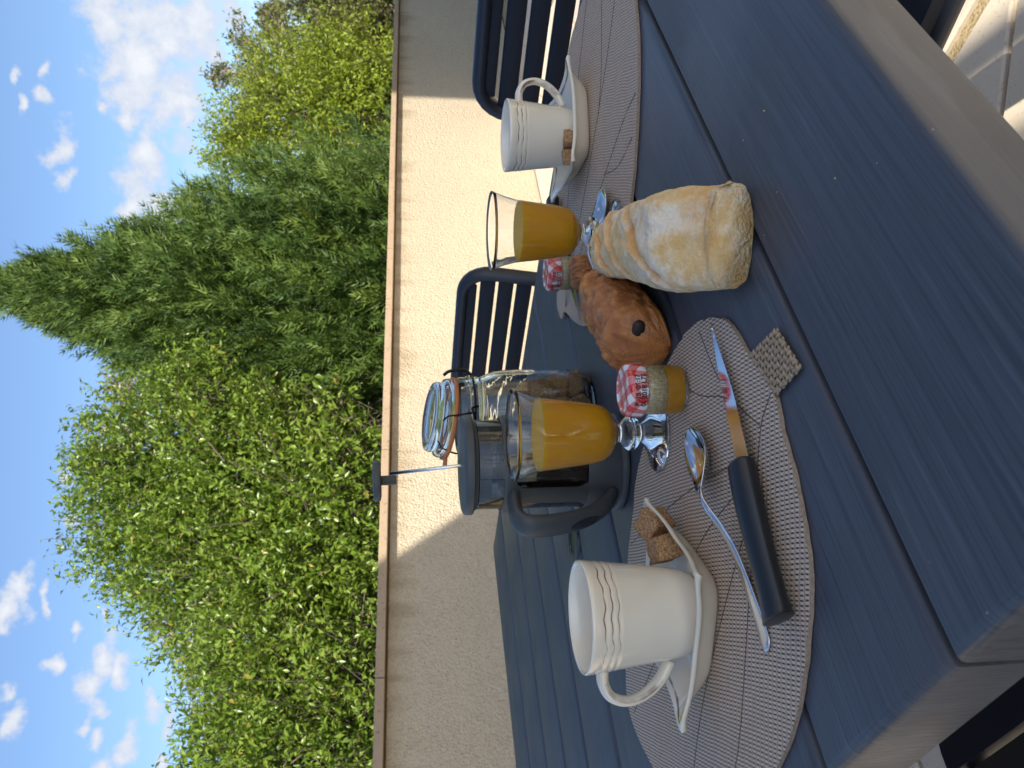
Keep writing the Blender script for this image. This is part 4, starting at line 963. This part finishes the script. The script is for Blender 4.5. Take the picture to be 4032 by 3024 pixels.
def limbs(root, base, fork, targets, r0, rg, bark, n=9, amp=.09):
    bm = tube([Vector(v)-Vector(base) for v in wiggle_path(base, fork, 10, .03, rg)], [r0*(1-.35*i/9) for i in range(10)], 10); bm_obj('trunk', bm, bark, root)
    for tg in targets:
        bm = tube([Vector(v)-Vector(base) for v in wiggle_path(np.array(fork)-np.array([0, 0, .15])*rg.random(), tg, n, amp, rg)], [r0*.5*(1-.85*i/(n-1)) for i in range(n)], 6); bm_obj('limb', bm, bark, root)

def laurel(name, label, blobs, seed, dens, leaf, base_xy, mat_='laurel', per=9, twig=.17, fork_h=.55, bark='bark', wr=.42, up=.6, r0=.05):
    rg = np.random.default_rng(seed); base = (base_xy[0], base_xy[1], -.06); root = tree_root(name, label, base)
    geo, P, ax = broadleaf_crown(blobs, dens, leaf, per, rg, up, twig, wr)
    inner = [((c_[0], c_[1]+.45*r_, c_[2]-.05), r_*.85) for c_, r_ in blobs]
    geo2, _, _ = broadleaf_crown(inner, dens*.35, leaf*1.55, per, rg, up, twig, wr)
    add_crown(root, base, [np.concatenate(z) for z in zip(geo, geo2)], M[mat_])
    limbs(root, base, (base[0], base[1], fork_h), [b[0] for b in blobs], r0, rg, M[bark])
    # fine twigs carrying the leaves
    k = rg.choice(len(P), min(len(P), 900), replace=False); bm = bmesh.new()
    for i in k:
        a = Vector(P[i]-ax[i]*.22)-Vector(base); b = Vector(P[i]+ax[i]*twig*.9)-Vector(base); tube([a, (a+b)/2+Vector(rg.normal(size=3)*.012), b], [.004, .003, .0015], 3, bm, caps=False)
    o = bm_obj('twigs', bm, M[bark], root); o['kind'] = 'stuff'
c = at_y(700, 1120, 5.6)
laurel('laurel_tree', 'tall glossy-leaved laurel tree left of the dark cypress', bl((330, 1000, 5.9, .54), (305, 1120, 5.8, .46), (430, 880, 6.0, .40), (500, 1050, 5.6, .60), (480, 1200, 5.5, .58), (640, 1150, 5.3, .62), (630, 1310, 5.1, .55), (430, 1300, 5.5, .40), (300, 1210, 5.7, .30), (225, 1050, 6.0, .24), (760, 1150, 5.1, .5), (780, 1320, 4.9, .45), (250, 930, 6.1, .22), (560, 980, 5.8, .5)), 11, 2300, .040, (c.x, c.y))
c = at_y(700, 1560, 4.7)
laurel('laurel_shrub', 'bright broad-leaved shrub above the shaded end of the wall', bl((600, 1440, 4.9, .48), (560, 1590, 4.7, .42), (700, 1540, 4.5, .5), (770, 1430, 4.7, .38), (640, 1710, 4.5, .55), (470, 1650, 4.6, .18), (790, 1600, 4.4, .4), (520, 1500, 5.0, .3)), 12, 2500, .040, (c.x, c.y))
c = at_y(800, 1000, 5.35)
laurel('laurel_shrub', 'low laurel shrub with large pale leaves in front of the cypress', bl((760, 1010, 5.25, .30), (705, 900, 5.45, .22), (800, 1090, 5.1, .28), (620, 930, 5.55, .16), (800, 920, 5.4, .18), (560, 860, 5.7, .12), (690, 1010, 5.35, .22)), 13, 1100, .055, (c.x, c.y), twig=.15, fork_h=.3)
c = at_y(800, 230, 9.4)
laurel('lime_green_tree', 'yellow-green leafy tree right of the dark cypress', bl((560, 285, 9.8, .50), (640, 205, 9.6, .62), (510, 325, 9.9, .34), (740, 260, 9.4, .62), (740, 150, 9.4, .55), (820, 200, 9.2, .6)), 14, 2200, .045, (c.x, c.y), 'lime', 9, .22, .9)
c = at_y(800, 20, 10)
laurel('olive_green_tree', 'olive and mid-green bushy tree at the sunny far end of the wall', bl((700, 10, 10.2, .62), (800, 30, 9.9, .6), (780, 110, 9.7, .38), (740, -80, 10.2, .6)), 15, 2000, .048, (c.x, c.y), 'olive', 9, .22, .9)

def cypress():
    rg = np.random.default_rng(21); Y = 7.2
    prof = [(2, 608, 3), (60, 618, 30), (120, 626, 55), (200, 630, 86), (320, 645, 155), (450, 660, 250), (560, 665, 305), (640, 670, 335), (760, 672, 372), (860, 675, 395), (1100, 675, 400)]
    ctr = [at_y(x, y, Y) for x, y, w in prof]; rad = [w/1866*Y*1.0 for x, y, w in prof]
    zs = np.array([p.z for p in ctr])[::-1]; xs = np.array([p.x for p in ctr])[::-1]; rs = np.array(rad)[::-1]
    top = zs[-1]; base = (float(np.interp(.1, zs, xs)), Y, -.06)
    root = tree_root('cypress_tree', 'tall dark feathery cypress tree rising to a point behind the wall', base)
    bm = tube([Vector((float(np.interp(z, zs, xs))-base[0], 0, z-base[2])) for z in np.linspace(-.06, top-.25, 14)], [.11*(1-.9*i/13) for i in range(14)], 10); bm_obj('trunk', bm, M['bark'], root)
    # plumes: upswept feathery branches
    n = 1500; h = .10+(top-.62)*rg.random(n)**.95; ph = rg.random(n)*2*np.pi
    Rr = np.interp(h, zs, rs); x0 = np.interp(h, zs, xs); rho = np.where(rg.random(n) < .3, .25+.4*rg.random(n), .55+.45*rg.random(n)**.6)
    plen = np.clip(.22+.42*Rr/1.4+.22*rg.random(n), .25, .85)*np.clip((top-h)/.5, .5, 1)
    Rr = np.interp(h+.75*plen, zs, rs); x0 = np.interp(h+.4*plen, zs, xs); tips_r = np.maximum(.015, Rr*rho-.40*plen*np.clip(Rr/.5, .15, 1))
    start = np.stack([x0+tips_r*np.cos(ph), Y+tips_r*np.sin(ph), h], 1)
    outv = np.stack([np.cos(ph), np.sin(ph), np.zeros(n)], 1)
    lift = 1.1+.9*rg.random(n); dirv = unit(outv*(.75*np.clip(Rr/.6, .25, 1))[:, None]+np.array([0, 0, 1])*lift[:, None]*.8+rg.normal(size=(n, 3))*.12)
    # leader plumes at the apex
    k = 14; a = rg.random(k)*2*np.pi
    apex = np.array([float(np.interp(top-.3, zs, xs)), Y, top-.40]); st2 = apex+np.stack([np.cos(a)*.06, np.sin(a)*.06, rg.random(k)*.12], 1); d2 = unit(np.stack([np.cos(a)*.16, np.sin(a)*.16, np.ones(k)], 1)); l2 = .28+.18*rg.random(k)
    start = np.concatenate([start, st2]); dirv = np.concatenate([dirv, d2]); plen = np.concatenate([plen, l2]); ptone = rg.normal(size=len(start))*.26
    # sprays along each plume
    per = 34; m_ = len(start); u = rg.random((m_, per)); base_p = start[:, None]-dirv[:, None]*.25*plen[:, None, None]; taper = (1-u)*.85+.06
    side = rg.normal(size=(m_, per, 3)); side -= (side*dirv[:, None]).sum(-1, keepdims=True)*dirv[:, None]; side = unit(side)
    pp = base_p+dirv[:, None]*(u*plen[:, None]*1.2)[..., None]; pp = pp+side*(taper*plen[:, None]*.20*rg.random((m_, per)))[..., None]
    sd = unit(dirv[:, None]*1.0+side*(.25+.55*taper)[..., None]+rg.normal(size=side.shape)*.12)
    pp = pp.reshape(-1, 3); sd = sd.reshape(-1, 3); tone = np.repeat(ptone, per)+(u.reshape(-1)-.5)*.25
    ns = len(pp); sl_ = .11+.09*rg.random(ns); nrm = unit(np.cross(sd, rg.normal(size=(ns, 3))))
    sx = unit(np.cross(sd, nrm))
    V, var = [], []
    pairs = 4
    for q in range(pairs*2+1):
        if q == pairs*2: f, ang, s_ = .72, 0.0, 1.0
        else: f, ang, s_ = .08+.82*(q//2)/pairs, R(33), (1 if q % 2 else -1)
        b = pp+sd*(sl_*f)[:, None]; ll = sl_*(.42*(1-.45*f)+.06) if q < pairs*2 else sl_*.40
        dd = unit(sd*math.cos(ang)+sx*(math.sin(ang)*s_)+nrm*rg.normal(size=(ns, 1))*.28); w = (.010+.006*rg.random(ns))[:, None]
        pv = unit(np.cross(dd, nrm+rg.normal(size=(ns, 3))*.4))
        V.append(np.stack([b+pv*w*.5, b-pv*w*.5+dd*ll[:, None]*.15, b+dd*ll[:, None]], 1)); var.append(np.clip(.42+tone+rg.normal(size=ns)*.13, 0, .95))
    V = np.concatenate(V).reshape(-1, 3); var = np.repeat(np.concatenate(var), 3); var = np.where(var > .93, 1.0, var); F = np.arange(len(V)).reshape(-1, 3)
    me = np_mesh('crown', shift(V, base), F, {'var': var}); o = link_mesh('crown', me, M['cypress'], root, smooth=False); o['kind'] = 'stuff'
    bm = bmesh.new()
    for i in rg.choice(len(start)-k, 300, replace=False):
        p1 = start[i]; p0 = np.array([float(np.interp(max(.1, p1[2]-.4), zs, xs)), Y, max(.0, p1[2]-.45)]); p2 = p1+dirv[i]*plen[i]*.6
        tube([Vector(p0)-Vector(base), Vector(p0*.35+p1*.65)-Vector(base)+Vector((0, 0, -.04)), Vector(p1)-Vector(base), Vector(p2)-Vector(base)], [.014, .010, .006, .002], 4, bm, caps=False)
    o = bm_obj('limbs', bm, M['bark'], root); o['kind'] = 'stuff'
cypress()

def sparse_tree(name, label, crown, fork, base_xy, seed, leafmat, bark, n_limb, n_tip, leaf, per, r0, curl=.10):
    rg = np.random.default_rng(seed); base = (base_xy[0], base_xy[1], -.06); root = tree_root(name, label, base)
    limbs(root, base, fork, [], r0, rg, M[bark]); fork = np.array(fork); tips = []; P, A = [], []
    cs = [np.array(c_) for c_, r in crown]; rs = [r for c_, r in crown]
    for i in range(n_limb):
        b = rg.integers(len(cs)); sub = cs[b]+unit(rg.normal(size=3))*rs[b]*.55*rg.random()
        path = wiggle_path(fork, sub, 12, curl, rg); bm = tube([v-Vector(base) for v in path], [r0*.5*(1-.8*k/11) for k in range(12)], 6); limb = bm_obj('limb', bm, M[bark], root)
        bm = bmesh.new()
        for k in range(n_tip):
            j = rg.integers(5, 12); s_ = np.array(path[j]); d = unit(rg.normal(size=3)); d[2] = abs(d[2])*.8; tip = s_*.35+(cs[b]+d*rs[b]*(.65+.45*rg.random()))*.65
            tw = wiggle_path(s_, tip, 8, curl*1.6, rg); tube([v-Vector(base) for v in tw], [.008*(1-.8*q/7) for q in range(8)], 3, bm, caps=False)
            for q in range(per):
                w = np.array(tw[rg.integers(3, 8)]); P.append(w+rg.normal(size=3)*.03); A.append(rg.normal(size=3)+np.array([0, 0, .2]))
        bm_obj('twig', bm, M[bark], limb)['kind'] = 'stuff'
    P = np.array(P); A = np.array(A); ln = leaf*(.6+.8*rg.random(len(P)))
    add_crown(root, base, (P, A, unit(rg.normal(size=P.shape)+np.array([0, 0, 1.0])), ln, ln*.42, np.clip(.5+rg.normal(size=len(P))*.28, 0, 1)), M[leafmat])
c = at_y(800, 170, 11.5)
sparse_tree('sparse_tree', 'thin pale-branched tree with few leaves against the cloud', bl((560, 150, 11.5, .62), (520, 70, 11.6, .45), (540, 240, 11.4, .5), (600, 30, 11.6, .5), (470, 160, 11.5, .32), (500, 320, 11.3, .25)), tuple(at_y(640, 170, 11.5)), (c.x, c.y), 31, 'olive', 'pale_bark', 20, 30, .070, 5, .085, .10)
c = at_y(800, 870, 9.0)
sparse_tree('sparse_tree', 'spindly tree with russet young leaves above the laurel top', bl((255, 830, 9.0, .42), (215, 920, 9.0, .32), (270, 740, 9.0, .22), (190, 1000, 9.0, .22)), tuple(at_y(430, 880, 9.0)), (c.x, c.y), 32, 'russet', 'pale_bark', 9, 16, .055, 4, .05, .08)
c = at_y(800, 1420, 8.0)
sparse_tree('sparse_tree', 'spindly tree with russet young leaves above the broad-leaved shrub', bl((380, 1400, 8.0, .34), (420, 1460, 8.0, .26), (330, 1340, 8.0, .26), (300, 1270, 8.0, .18)), tuple(at_y(540, 1420, 8.0)), (c.x, c.y), 33, 'russet', 'pale_bark', 9, 15, .055, 3, .045, .08)

# ------------------------------------------------------------------ crumbs fallen from the bread and pastry
def build_crumbs():
    rg = np.random.default_rng(77); n = 20; bm = bmesh.new()
    for k in range(n):
        if k < 13: x, y = .10+rg.normal()*.05, .58+rg.normal()*.10
        else: x, y = .05+rg.normal()*.05, .72+rg.normal()*.05
        tt = x*T2.x+y*T2.y
        if (.05 < x < .16 and .57 < y < .86) or tt < .22: continue
        r = .00028+.0006*rg.random()**2
        q = bmesh.ops.create_icosphere(bm, subdivisions=1, radius=r)
        for v in q['verts']: v.co = v.co*(1+.35*rg.normal()*.6); v.co += Vector((x, y, TT+r*.7))
    o = bm_obj('bread_crumbs', bm, M['crust'], smooth=False)
    for k_, v_ in (('crust', .35), ('flour', .3)): o.data.attributes.new(k_, 'FLOAT', 'POINT').data.foreach_set('value', [v_]*len(o.data.vertices))
    tag(o, 'tiny pale crumbs scattered on the boards round the loaf', 'crumbs', kind='stuff')
build_crumbs()
